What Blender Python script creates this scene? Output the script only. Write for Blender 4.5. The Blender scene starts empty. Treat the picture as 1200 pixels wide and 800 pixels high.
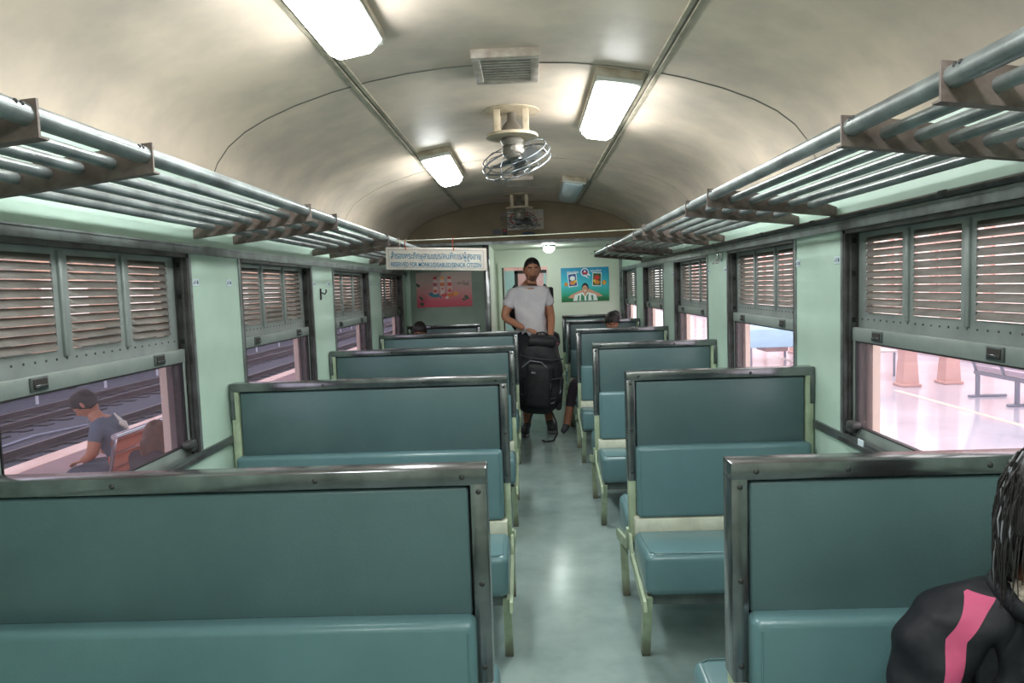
import bpy, bmesh, math, random
from mathutils import Vector, Matrix
random.seed(7)
PI = math.pi
COL = bpy.context.scene.collection

# ------------------------------------------------------------------ materials
def lin(c):
    return tuple(((v/255.0)/12.92 if v/255.0 <= 0.04045 else ((v/255.0+0.055)/1.055)**2.4) for v in c)

def mat(name, rgb, rough=0.5, metal=0.0, var=0.0, scale=6.0, rgb2=None, bump=0.0, bscale=60.0, stretch=None, spec=0.5, grime=None):
    """principled material; a noise drives the blend from rgb to rgb2 (object coordinates)"""
    m = bpy.data.materials.new(name); m.use_nodes = True
    nt = m.node_tree; N = nt.nodes; L = nt.links
    b = N['Principled BSDF']
    b.inputs['Roughness'].default_value = rough
    b.inputs['Metallic'].default_value = metal
    b.inputs['Specular IOR Level'].default_value = spec
    c1 = lin(rgb); b.inputs['Base Color'].default_value = (*c1, 1)
    tc = N.new('ShaderNodeTexCoord')
    src = tc.outputs['Object']
    if stretch:
        mp = N.new('ShaderNodeMapping'); mp.inputs['Scale'].default_value = stretch
        L.new(src, mp.inputs['Vector']); src = mp.outputs['Vector']
    out = None
    if var > 0 or rgb2:
        nz = N.new('ShaderNodeTexNoise'); nz.inputs['Scale'].default_value = scale
        nz.inputs['Detail'].default_value = 5; nz.inputs['Roughness'].default_value = 0.6
        L.new(src, nz.inputs['Vector'])
        rp = N.new('ShaderNodeValToRGB')
        rp.color_ramp.elements[0].position = 0.38; rp.color_ramp.elements[1].position = 0.68
        c2 = lin(rgb2) if rgb2 else tuple(v*(1-var) for v in c1)
        rp.color_ramp.elements[0].color = (*c1, 1); rp.color_ramp.elements[1].color = (*c2, 1)
        L.new(nz.outputs['Fac'], rp.inputs['Fac']); out = rp.outputs['Color']
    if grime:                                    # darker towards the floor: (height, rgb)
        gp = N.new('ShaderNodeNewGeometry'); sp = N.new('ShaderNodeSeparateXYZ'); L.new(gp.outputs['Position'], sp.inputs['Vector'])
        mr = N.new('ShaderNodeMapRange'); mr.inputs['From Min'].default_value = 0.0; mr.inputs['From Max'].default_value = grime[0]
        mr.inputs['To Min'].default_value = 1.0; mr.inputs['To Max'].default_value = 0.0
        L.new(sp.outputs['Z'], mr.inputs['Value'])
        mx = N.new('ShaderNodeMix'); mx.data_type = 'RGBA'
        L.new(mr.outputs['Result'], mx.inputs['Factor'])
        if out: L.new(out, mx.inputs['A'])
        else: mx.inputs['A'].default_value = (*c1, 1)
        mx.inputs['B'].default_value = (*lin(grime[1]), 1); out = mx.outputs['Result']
    if out: L.new(out, b.inputs['Base Color'])
    if bump > 0:
        n2 = N.new('ShaderNodeTexNoise'); n2.inputs['Scale'].default_value = bscale; n2.inputs['Detail'].default_value = 3
        L.new(src, n2.inputs['Vector'])
        bp = N.new('ShaderNodeBump'); bp.inputs['Strength'].default_value = bump; bp.inputs['Distance'].default_value = 0.01
        L.new(n2.outputs['Fac'], bp.inputs['Height']); L.new(bp.outputs['Normal'], b.inputs['Normal'])
    return m

def emis(name, rgb, strength):
    m = mat(name, rgb, 0.4); b = m.node_tree.nodes['Principled BSDF']
    b.inputs['Emission Color'].default_value = (*lin(rgb), 1); b.inputs['Emission Strength'].default_value = strength
    return m

def glass_mat(name, tint, haze, hazefac):
    m = bpy.data.materials.new(name); m.use_nodes = True
    nt = m.node_tree; N = nt.nodes; L = nt.links
    N.remove(N['Principled BSDF']); o = N['Material Output']
    t = N.new('ShaderNodeBsdfTransparent'); t.inputs['Color'].default_value = (*lin(tint), 1)
    g = N.new('ShaderNodeBsdfGlossy'); g.inputs['Roughness'].default_value = 0.03
    d = N.new('ShaderNodeBsdfDiffuse'); d.inputs['Color'].default_value = (*lin(haze), 1)
    tr = N.new('ShaderNodeBsdfTranslucent'); tr.inputs['Color'].default_value = (*lin(haze), 1)
    hz = N.new('ShaderNodeMixShader'); hz.inputs[0].default_value = 0.5
    L.new(d.outputs[0], hz.inputs[1]); L.new(tr.outputs[0], hz.inputs[2])
    m1 = N.new('ShaderNodeMixShader'); m1.inputs[0].default_value = 0.06
    L.new(t.outputs[0], m1.inputs[1]); L.new(g.outputs[0], m1.inputs[2])
    nz = N.new('ShaderNodeTexNoise'); nz.inputs['Scale'].default_value = 9
    mr = N.new('ShaderNodeMapRange'); mr.inputs['To Min'].default_value = hazefac*0.5; mr.inputs['To Max'].default_value = hazefac*1.5
    L.new(nz.outputs['Fac'], mr.inputs['Value'])
    m2 = N.new('ShaderNodeMixShader'); L.new(mr.outputs['Result'], m2.inputs[0])
    L.new(m1.outputs[0], m2.inputs[1]); L.new(hz.outputs[0], m2.inputs[2]); L.new(m2.outputs[0], o.inputs['Surface'])
    return m

M = {}
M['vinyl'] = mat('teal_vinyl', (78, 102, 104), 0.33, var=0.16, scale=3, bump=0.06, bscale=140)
M['vinyl_seat_lit'] = mat('teal_vinyl_seat_lit', (92, 124, 128), 0.27, var=0.14, scale=3, bump=0.06, bscale=140)
M['steel'] = mat('stainless_trim', (134, 136, 138), 0.2, 0.9, rgb2=(96, 98, 100), scale=9)
M['screw'] = mat('screw_dark', (66, 66, 66), 0.5, 0.6)
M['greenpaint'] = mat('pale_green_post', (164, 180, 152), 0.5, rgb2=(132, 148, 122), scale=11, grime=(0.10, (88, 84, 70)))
M['cream'] = mat('cream_board', (202, 206, 188), 0.5, rgb2=(172, 176, 156), scale=9)
M['wall'] = mat('mint_wall', (184, 208, 194), 0.42, rgb2=(170, 196, 181), scale=2.2)
M['wallend'] = mat('mint_end_wall', (214, 222, 206), 0.5, var=0.06, scale=2)
M['walldark'] = mat('green_partition', (132, 152, 138), 0.5, rgb2=(114, 134, 120), scale=2.5)
M['ceil'] = mat('cream_ceiling', (221, 203, 184), 0.5, rgb2=(178, 166, 154), scale=1.6, bump=0.05, bscale=2.5, spec=.3)
M['ceiltrim'] = mat('ceiling_trim', (188, 178, 158), 0.5, rgb2=(150, 140, 122), scale=10)
M['seamdark'] = mat('seam_gap', (104, 100, 92), 0.6)
M['bulk'] = mat('tan_bulkhead', (150, 132, 106), 0.6, rgb2=(126, 108, 84), scale=2.0)
M['floor'] = mat('linoleum', (140, 158, 154), 0.20, rgb2=(120, 138, 136), scale=3.5, bump=0.03, bscale=9)
M['shutter'] = mat('shutter_grey', (150, 158, 156), 0.42, 0.2, rgb2=(126, 134, 132), scale=5)
M['slat'] = mat('slat_brown_grey', (122, 118, 112), 0.5, 0.2, rgb2=(100, 94, 88), scale=8)
M['sash'] = mat('sash_green_grey', (148, 158, 154), 0.4, 0.2, rgb2=(130, 140, 137), scale=6)
M['track'] = mat('window_track', (96, 98, 98), 0.42, 0.55, rgb2=(66, 62, 60), scale=12)
M['gasket'] = mat('black_gasket', (26, 26, 26), 0.6)
M['reveal'] = mat('pink_outer_reveal', (248, 222, 214), 0.6, rgb2=(232, 196, 188), scale=8)
M['trimmetal'] = mat('grey_rail', (148, 156, 156), 0.38, 0.55, rgb2=(104, 104, 104), scale=9)
M['darkmetal'] = mat('dark_sill', (104, 114, 112), 0.4, 0.5, rgb2=(84, 88, 88), scale=9)
M['rack'] = mat('rack_tube', (154, 162, 162), 0.32, 0.45, rgb2=(108, 112, 112), scale=7)
M['bracket'] = mat('rack_bracket', (118, 106, 100), 0.5, 0.35, rgb2=(80, 68, 62), scale=16)
M['house'] = mat('lamp_housing', (176, 168, 150), 0.5, rgb2=(140, 128, 108), scale=12)
M['lamp'] = emis('tube_diffuser', (250, 254, 253), 42.0)
M['lampoff'] = mat('diffuser_off', (172, 188, 192), 0.35)
M['dome'] = emis('dome_glow', (244, 255, 248), 90.0)
M['vent'] = mat('vent_frame', (178, 168, 156), 0.5, rgb2=(148, 132, 122), scale=20)
M['ventdark'] = mat('vent_dark', (52, 48, 46), 0.8)
M['fancream'] = mat('fan_cream', (206, 190, 166), 0.5, rgb2=(176, 158, 132), scale=20)
M['fangrey'] = mat('fan_motor', (128, 122, 114), 0.45, 0.4)
M['fanblade'] = mat('fan_blade', (96, 100, 102), 0.4, 0.4)
M['wire'] = mat('fan_wire', (122, 128, 132), 0.35, 0.8)
M['white'] = mat('sign_white', (218, 212, 202), 0.5, rgb2=(204, 192, 182), scale=14)
M['black'] = mat('black', (18, 18, 20), 0.6)
M['blue'] = mat('sign_blue', (52, 124, 158), 0.5)
M['red'] = mat('red', (190, 52, 44), 0.5)
M['cord'] = mat('red_string', (176, 72, 48), 0.8)
M['plate'] = mat('plate_white', (206, 220, 226), 0.4)
M['navy'] = mat('plate_navy', (48, 60, 96), 0.5)
M['skin'] = mat('skin', (184, 128, 100), 0.5, var=0.1, scale=20)
M['skin2'] = mat('skin_tan', (172, 116, 88), 0.5)
M['hair'] = mat('black_hair', (17, 15, 15), 0.5, rgb2=(40, 36, 36), scale=30, stretch=(60, 60, 3), bump=0.5, bscale=4)
M['hairbrown'] = mat('brown_hair', (64, 40, 30), 0.5, rgb2=(110, 66, 42), scale=14)
M['beard'] = mat('stubble', (112, 78, 62), 0.6)
M['lip'] = mat('lip', (150, 88, 78), 0.5)
M['eyew'] = mat('eye_white', (226, 222, 214), 0.3)
M['tshirt'] = mat('grey_white_shirt', (226, 222, 226), 0.8, rgb2=(206, 204, 212), scale=7, bump=0.25, bscale=14)
M['trouser'] = mat('dark_trousers', (34, 36, 44), 0.8)
M['shoe'] = mat('dark_shoe', (58, 62, 66), 0.6)
M['sole'] = mat('shoe_sole', (120, 122, 120), 0.6)
M['pack'] = mat('black_pack', (22, 23, 26), 0.62, rgb2=(36, 38, 42), scale=14, bump=0.5, bscale=22)
M['packgrey'] = mat('pack_piping', (120, 124, 130), 0.5)
M['pink'] = mat('pink', (214, 98, 140), 0.7)
M['greytee'] = mat('slate_tee', (92, 108, 126), 0.8, var=0.15, scale=9)
M['teal'] = mat('teal_cloth', (40, 104, 110), 0.8)
M['orangewood'] = mat('orange_wood', (196, 92, 48), 0.4, rgb2=(160, 66, 34), scale=5, stretch=(2, 1, 12))
M['chrome'] = mat('chrome', (210, 214, 220), 0.15, 1.0)
M['platl'] = mat('platform_paving', (150, 122, 122), 0.8, rgb2=(130, 106, 106), scale=1.2)
M['edge'] = mat('platform_edge', (232, 204, 190), 0.7, rgb2=(214, 180, 164), scale=2)
M['platr'] = mat('platform_glossy', (206, 206, 216), 0.10, rgb2=(176, 178, 192), scale=0.7)
M['yellow'] = mat('yellow_line', (228, 210, 194), 0.5)
M['ballast'] = mat('ballast', (66, 70, 84), 0.9, rgb2=(26, 29, 38), scale=14, bump=0.9, bscale=9)
M['rail'] = mat('rail_steel', (96, 90, 92), 0.4, 0.6)
M['sleeper'] = mat('sleeper', (44, 44, 52), 0.9)
M['hedge'] = mat('hedge_dark', (44, 50, 54), 0.9, rgb2=(20, 24, 26), scale=1.6, bump=0.6, bscale=5)
M['station'] = mat('station_wall', (190, 150, 134), 0.8, rgb2=(110, 104, 104), scale=0.9)
M['pinkcol'] = mat('pink_column', (206, 164, 156), 0.6, rgb2=(190, 148, 142), scale=3)
M['farwall'] = mat('far_pale_wall', (236, 222, 220), 0.8, rgb2=(220, 196, 192), scale=0.8)
M['benchgrey'] = mat('steel_bench', (128, 136, 152), 0.35, 0.5)
M['benchback'] = mat('bench_slats', (186, 172, 186), 0.5)
M['tarp'] = mat('blue_tarp', (170, 210, 232), 0.7, var=0.1, scale=3)
M['glassL'] = glass_mat('hazy_glass', (226, 224, 234), (200, 180, 184), 0.06)
M['glassR'] = glass_mat('clear_glass', (240, 236, 240), (226, 206, 206), 0.05)

# jacket: black with pink bands (bands are planes in world space, part of the fabric)
def jacket_mat():
    m = mat('black_jacket', (13, 14, 19), 0.6, spec=.25, rgb2=(24, 25, 31), scale=8, bump=0.8, bscale=11)
    return m
M['jacket'] = jacket_mat()

# ------------------------------------------------------------------ mesh builder
class MB:
    def __init__(s, T=None):
        s.v = []; s.f = []; s.m = []; s.s = []; s.T = T
    def add(s, verts, faces, mi=0, smooth=False, T=None):
        o = len(s.v)
        for p in verts:
            p = T(p) if T else p
            p = s.T(p) if s.T else p
            s.v.append(tuple(p))
        for k, f in enumerate(faces):
            s.f.append(tuple(i+o for i in f)); s.m.append(mi[k] if isinstance(mi, (list, tuple)) else mi); s.s.append(smooth)
        return s
    def box(s, x0, x1, y0, y1, z0, z1, mi=0):
        v = [(x0,y0,z0),(x1,y0,z0),(x1,y1,z0),(x0,y1,z0),(x0,y0,z1),(x1,y0,z1),(x1,y1,z1),(x0,y1,z1)]
        return s.add(v, [(0,3,2,1),(4,5,6,7),(0,1,5,4),(1,2,6,5),(2,3,7,6),(3,0,4,7)], mi)
    def rbox(s, x0, x1, y0, y1, z0, z1, r=0.01, seg=3, mi=0, fn=None):
        bm = bmesh.new(); bmesh.ops.create_cube(bm, size=1)
        for v in bm.verts:
            v.co = Vector(((x0+x1)/2+v.co.x*(x1-x0), (y0+y1)/2+v.co.y*(y1-y0), (z0+z1)/2+v.co.z*(z1-z0)))
        bmesh.ops.bevel(bm, geom=bm.edges[:], offset=r, segments=seg, profile=0.5, affect='EDGES')
        bm.verts.index_update()
        vs = [v.co.copy() for v in bm.verts]
        if fn: vs = [fn(p) for p in vs]
        fs = [[v.index for v in f.verts] for f in bm.faces]; bm.free()
        return s.add(vs, fs, mi, True)
    def tube(s, pts, r, n=10, mi=0, closed=False, caps=True):
        pts = [Vector(p) for p in pts]; V = []; F = []; k = len(pts)
        up = None
        for i, p in enumerate(pts):
            if closed: d = pts[(i+1) % k]-pts[i-1]
            else: d = pts[min(i+1, k-1)]-pts[max(i-1, 0)]
            d.normalize()
            if up is None:
                up = Vector((0,0,1)) if abs(d.z) < 0.9 else Vector((1,0,0))
            a = d.cross(up).normalized(); b = a.cross(d).normalized(); up = b
            rr = r[i] if isinstance(r, (list, tuple)) else r
            for j in range(n):
                t = 2*PI*j/n; V.append(p+a*math.cos(t)*rr+b*math.sin(t)*rr)
        for i in range(k if closed else k-1):
            for j in range(n):
                i2 = (i+1) % k
                F.append((i*n+j, i*n+(j+1) % n, i2*n+(j+1) % n, i2*n+j))
        if caps and not closed:
            F.append(tuple(range(n))[::-1]); F.append(tuple((k-1)*n+j for j in range(n)))
        return s.add(V, F, mi, True)
    def lathe(s, prof, n=24, mi=0, T=None):
        V = []; F = []
        for r, z in prof:
            for j in range(n):
                t = 2*PI*j/n; V.append((r*math.cos(t), r*math.sin(t), z))
        for i in range(len(prof)-1):
            for j in range(n): F.append((i*n+j, i*n+(j+1) % n, (i+1)*n+(j+1) % n, (i+1)*n+j))
        F.append(tuple(range(n))[::-1]); F.append(tuple((len(prof)-1)*n+j for j in range(n)))
        return s.add(V, F, mi, True, T)
    def prism(s, poly, fn, d0, d1, mi=0):
        """poly in 2D, fn(u,v,d) -> 3D"""
        n = len(poly)
        V = [fn(u, v, d0) for u, v in poly]+[fn(u, v, d1) for u, v in poly]
        F = [tuple(range(n)), tuple(range(2*n-1, n-1, -1))]+[(i, (i+1) % n, n+(i+1) % n, n+i) for i in range(n)]
        return s.add(V, F, mi)
    def ball(s, c, rx, ry, rz, mi=0, nu=14, nv=10, T=None):
        V = []; F = []
        for i in range(nv+1):
            ph = PI*i/nv
            for j in range(nu):
                t = 2*PI*j/nu
                V.append((c[0]+rx*math.sin(ph)*math.cos(t), c[1]+ry*math.sin(ph)*math.sin(t), c[2]+rz*math.cos(ph)))
        for i in range(nv):
            for j in range(nu): F.append((i*nu+j, i*nu+(j+1) % nu, (i+1)*nu+(j+1) % nu, (i+1)*nu+j))
        return s.add(V, F, mi, True, T)
    def build(s, name, mats, parent=None, sharp=40, origin=None):
        if not isinstance(mats, (list, tuple)): mats = [mats]
        me = bpy.data.meshes.new(name)
        vs = s.v
        if origin: vs = [(x-origin[0], y-origin[1], z-origin[2]) for x, y, z in vs]
        me.from_pydata(vs, [], s.f)
        for m in mats: me.materials.append(m)
        me.polygons.foreach_set('material_index', s.m); me.polygons.foreach_set('use_smooth', s.s)
        bm = bmesh.new(); bm.from_mesh(me)
        bmesh.ops.remove_doubles(bm, verts=bm.verts, dist=1e-6)
        bmesh.ops.recalc_face_normals(bm, faces=bm.faces); bm.to_mesh(me); bm.free()
        me.set_sharp_from_angle(angle=math.radians(sharp)); me.update()
        o = bpy.data.objects.new(name, me); COL.objects.link(o)
        if origin: o.location = origin
        if parent: o.parent = parent
        return o

def thing(name, label, cat, loc=(0,0,0), group=None, kind=None):
    o = bpy.data.objects.new(name, None); COL.objects.link(o); o.location = loc; o.empty_display_size = 0.1
    tag(o, label, cat, group, kind); return o
def tag(o, label=None, cat=None, group=None, kind=None):
    if label: o['label'] = label
    if cat: o['category'] = cat
    if group: o['group'] = group
    if kind: o['kind'] = kind
    return o
def struct(o, label, cat): return tag(o, label, cat, None, 'structure')
def copy_tree(o, parent=None, loc=None):
    c = o.copy(); COL.objects.link(c)
    if parent: c.parent = parent
    if loc: c.location = loc
    for ch in list(o.children): copy_tree(ch, c)
    return c
def text_geo(body, width, height=None, bold=0.0):
    """text outlines as (verts, faces) scaled to width, origin lower-left"""
    cu = bpy.data.curves.new('txt', 'FONT'); cu.body = body; cu.size = 1; cu.offset = bold
    o = bpy.data.objects.new('txt', cu); COL.objects.link(o)
    dg = bpy.context.evaluated_depsgraph_get(); dg.update()
    me = bpy.data.meshes.new_from_object(o.evaluated_get(dg))
    V = [v.co.copy() for v in me.vertices]; F = [tuple(p.vertices) for p in me.polygons]
    bpy.data.objects.remove(o); bpy.data.curves.remove(cu); bpy.data.meshes.remove(me)
    if not V: return [], []
    x0 = min(v.x for v in V); x1 = max(v.x for v in V); y0 = min(v.y for v in V); y1 = max(v.y for v in V)
    sx = width/(x1-x0); sy = height/(y1-y0) if height else sx
    return [((v.x-x0)*sx, (v.y-y0)*sy) for v in V], F

# ------------------------------------------------------------------ camera (world: X right, Y along the carriage, Z up)
def basis(p, y, r):
    fw = Vector((-math.sin(y)*math.cos(p), math.cos(y)*math.cos(p), math.sin(p)))
    rt = Vector((math.cos(y), math.sin(y), 0)); up = rt.cross(fw)
    return math.cos(r)*rt-math.sin(r)*up, math.sin(r)*rt+math.cos(r)*up, fw
R_, U_, F_ = basis(-0.0759, 0.0248, 0.0342)
cam = bpy.data.cameras.new('camera'); co = bpy.data.objects.new('camera', cam); COL.objects.link(co)
mw = Matrix((( R_.x, U_.x, -F_.x, 0), (R_.y, U_.y, -F_.y, 0), (R_.z, U_.z, -F_.z, 1.45), (0,0,0,1)))
co.matrix_world = mw
cam.sensor_width = 36; cam.lens = 36*828/1200.0; cam.clip_start = 0.02
bpy.context.scene.camera = co

# ------------------------------------------------------------------ dimensions
XL, XR = -1.285, 1.175           # inner faces of the side walls
XC = -0.055                      # carriage centre line
D = 1.5184                       # one bay
YB, YP, YE = -2.3, 7.40, 8.85    # back, bulkhead, end wall
PROF = [(0,2.335),(.12,2.334),(.25,2.328),(.4,2.312),(.55,2.287),(.7,2.252),(.85,2.206),(.97,2.158),(1.06,2.110),(1.13,2.055),(1.18,1.99),(1.21,1.92)]
def ceil_z(x):
    a = abs(x-XC)
    for (a0, z0), (a1, z1) in zip(PROF, PROF[1:]):
        if a <= a1: return z0+(z1-z0)*(a-a0)/(a1-a0)
    return PROF[-1][1]
FULL = [(-a, z) for a, z in reversed(PROF[1:])]+PROF
FULL = [(XC+a, z) for a, z in FULL]

# ------------------------------------------------------------------ shell
fl = MB(); fl.box(XL-.09, XR+.09, YB, YE+1.4, -0.06, 0.0); struct(fl.build('floor', M['floor']), 'worn grey green linoleum floor of the carriage aisle', 'floor')

c = MB(); V = []; F = []; nY = 2
for y in (YB, YP):
    for x, z in FULL: V.append((x, y, z))
    for x, z in FULL: V.append((XC+(x-XC)*1.02, y, z+.03))
n = len(FULL)
for i in range(n-1):
    F.append((i, i+1, 2*n+i+1, 2*n+i)); F.append((n+i, n+i+1, 3*n+i+1, 3*n+i))
c.add(V, F, 0, True); struct(c.build('ceiling', M['ceil'], sharp=60), 'stained cream vaulted ceiling of the carriage', 'ceiling')

def wall(name, side, label, ks, y1):
    T = (lambda p: (XL-p[1], p[0], p[2])) if side < 0 else (lambda p: (XR+p[1], p[0], p[2]))
    b = MB(T)
    b.box(YB, y1, 0, .09, -0.06, .845); b.box(YB, y1, 0, .09, 1.622, 1.96)
    prev = YB
    for k in ks:
        b.box(prev, 1.62+D*k, 0, .09, .845, 1.622); prev = 2.665+D*k
    b.box(prev, y1, 0, .09, .845, 1.622)
    struct(b.build(name, M['wall']), label, 'wall')
wall('wall_left', -1, 'mint green left side wall between the windows', range(4), YE)
wall('wall_right', 1, 'mint green right side wall between the windows', range(5), YE)
b = MB(); b.box(XL-.09, XR+.09, YB-.06, YB, -.06, 2.4); struct(b.build('wall_back', M['wallend']), 'pale green end wall behind the camera', 'wall')

# bulkhead closing the vault above the end vestibule
b = MB(); poly = [(x, z) for x, z in FULL]+[(FULL[-1][0], 1.93), (FULL[0][0], 1.93)]
b.prism(poly, lambda u, v, d: (u, d, v), YP, YP+.03); struct(b.build('wall_bulkhead', M['bulk']), 'brown arched bulkhead panel at the end of the vault', 'wall')
b = MB(); b.box(XL-.05, XR+.05, YP+.005, YE, 1.915, 1.95); struct(b.build('ceiling_vestibule', M['wallend']), 'low pale flat ceiling beyond the bulkhead', 'ceiling')
b = MB(); b.box(XL, XR, YP-.012, YP+.02, 1.905, 1.935); struct(b.build('trim_1', M['trimmetal']), 'grey strip along the bottom edge of the bulkhead', 'trim')
# green partition with corridor side wall, corner post
b = MB(); b.box(XL, -.44, 7.46, 7.50, 0, 1.915); struct(b.build('wall_partition', M['walldark']), 'dull green partition carrying the pink poster', 'wall')
b = MB(); b.box(-.44, -.40, 7.46, YE, 0, 1.915); struct(b.build('wall_corridor', M['wallend']), 'pale corridor wall beside the end door', 'wall')
b = MB(); b.rbox(-.455, -.395, 7.43, 7.475, 0, 1.915, .006, 2); struct(b.build('trim_2', M['steel']), 'upright steel corner post of the partition', 'trim')
b = MB(); b.rbox(XL+.0, XL+.05, 7.43, 7.475, 0, 1.915, .006, 2); struct(b.build('trim_3', M['wall']), 'upright pale post where partition meets left wall', 'trim')
# end wall with doorway
b = MB()
b.box(-.40, -.33, YE, YE+.05, 0, 1.92); b.box(.26, XR, YE, YE+.05, 0, 1.92); b.box(-.33, .26, YE, YE+.05, 1.72, 1.92)
struct(b.build('wall_end', M['wallend']), 'pale green end wall holding the bright blue poster', 'wall')
b = MB(); b.box(XR-.035, XR-.0, YE-.035, YE, 0, 1.915); struct(b.build('trim_4', M['trimmetal']), 'upright strip in the right corner of the end wall', 'trim')
b = MB(); b.box(-.45, .45, YE+1.2, YE+1.25, 0, 2.0); b.box(-1.2,1.2,YE+.05,YE+1.25,1.95,2.0)
struct(b.build('wall_vestibule', M['reveal']), 'pinkish vestibule seen through the end doorway', 'wall')
dr = thing('door_1', 'end doorway with pale frame and dark green edge', 'door', (0, YE, 0), kind='structure')
b = MB(); b.box(-.365, -.315, YE-.03, YE+.06, 0, 1.76); b.box(.25, .30, YE-.03, YE+.06, 0, 1.76); b.box(-.315, .25, YE-.03, YE+.06, 1.70, 1.76)
b.build('door_frame', M['wallend'], origin=(0, YE, 0)).parent = dr; 
for o in dr.children: o.location = (0,0,0)
b = MB(); b.box(-.315, -.295, -.02, .05, 0, 1.70); o = b.build('door_edge', mat('dark_green_edge', (38, 70, 56), .5)); o.parent = dr
b = MB(); b.box(-.29, -.16, .02, .05, 0, 1.66); b.box(-.12, .24, .02, .05, 0, .8); b.box(-.16,-.12,.01,.055,0,1.66, 1); b.box(-.16,.24,.01,.055,1.62,1.66,1); b.box(.2,.24,.02,.05,.8,1.62)
o = b.build('door_leaf', [mat('door_blue', (176, 210, 210), .5), M['gasket']]); o.parent = dr
b = MB(); b.box(-.12, .2, .03, .036, .8, 1.62); o = b.build('door_pane', M['glassR']); o.parent = dr

# ceiling seams and long strips
def seam(name, Y, w, label, m):
    b = MB(); V = []; F = []
    for y in (Y-w/2, Y+w/2):
        for x, z in FULL: V.append((x, y, z-.003))
        for x, z in FULL: V.append((x, y, z+.002))
    for i in range(n-1):
        F += [(i, i+1, 2*n+i+1, 2*n+i), (i, i+1, n+i+1, n+i), (2*n+i, 2*n+i+1, 3*n+i+1, 3*n+i)]
    b.add(V, F, 0, False); struct(b.build(name, m), label, 'trim')
seam('trim_5', 2.87, .006, 'thin dark seam across the ceiling at the vent', M['seamdark'])
seam('trim_6', 4.92, .012, 'pale seam across the ceiling behind the fan', M['ceiltrim'])
seam('trim_7', YP-.02, .012, 'seam where the ceiling meets the bulkhead', M['seamdark'])
seam('trim_8', .75, .012, 'pale seam across the ceiling over the camera', M['ceiltrim'])
for i, (x, nm) in enumerate(((-.655, 'left'), (.53, 'right'))):
    b = MB()
    for dx in (-.013, .013):
        z = ceil_z(x+dx); b.box(x+dx-.008, x+dx+.008, YB, YP-.03, z-.006, z+.004)
    z = ceil_z(x); b.box(x-.006, x+.006, YB, YP-.03, z-.001, z+.006, 1)
    struct(b.build('trim_%d' % (9+i), [M['ceiltrim'], M['seamdark']]), 'long cover strip along the %s half of the ceiling' % nm, 'trim')

# rails along the walls above and below the windows
for i, (s, y1, nm) in enumerate(((-1, 7.43, 'left'), (1, YE-.04, 'right'))):
    T = (lambda p: (XL-p[1], p[0], p[2])) if s < 0 else (lambda p: (XR+p[1], p[0], p[2]))
    b = MB(T); b.box(YB, y1, -.014, .01, 1.620, 1.652); b.box(YB, y1, -.018, .0, 1.648, 1.654)
    struct(b.build('trim_%d' % (11+i), M['trimmetal']), 'grey metal rail above the %s windows' % nm, 'trim')
    b = MB(T); b.box(.9, y1, -.012, .01, .832, .862)
    struct(b.build('trim_%d' % (13+i), M['darkmetal']), 'dark metal sill strip below the %s windows' % nm, 'trim')
    b = MB(T); b.box(YB, y1, -.008, .01, 0, .30)  # height and dark colour stand in for the shade under the benches
    struct(b.build('baseboard_%s' % nm, mat('underseat_shade', (56, 62, 60), .6)), 'baseboard raised and coloured dark as under-bench shade on the %s wall' % nm, 'baseboard')
    b = MB(T)
    for k in range(-1, 4 if s < 0 else 5):
        y0 = 2.665+D*k
        for yy in (y0-.004, y0+.473-.014):
            if yy < y1: b.box(yy, yy+.018, -.006, .01, .862, 1.62)
    struct(b.build('trim_%d' % (15+i), M['trimmetal']), 'upright metal strips edging the %s wall pillars' % nm, 'trim')

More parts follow.
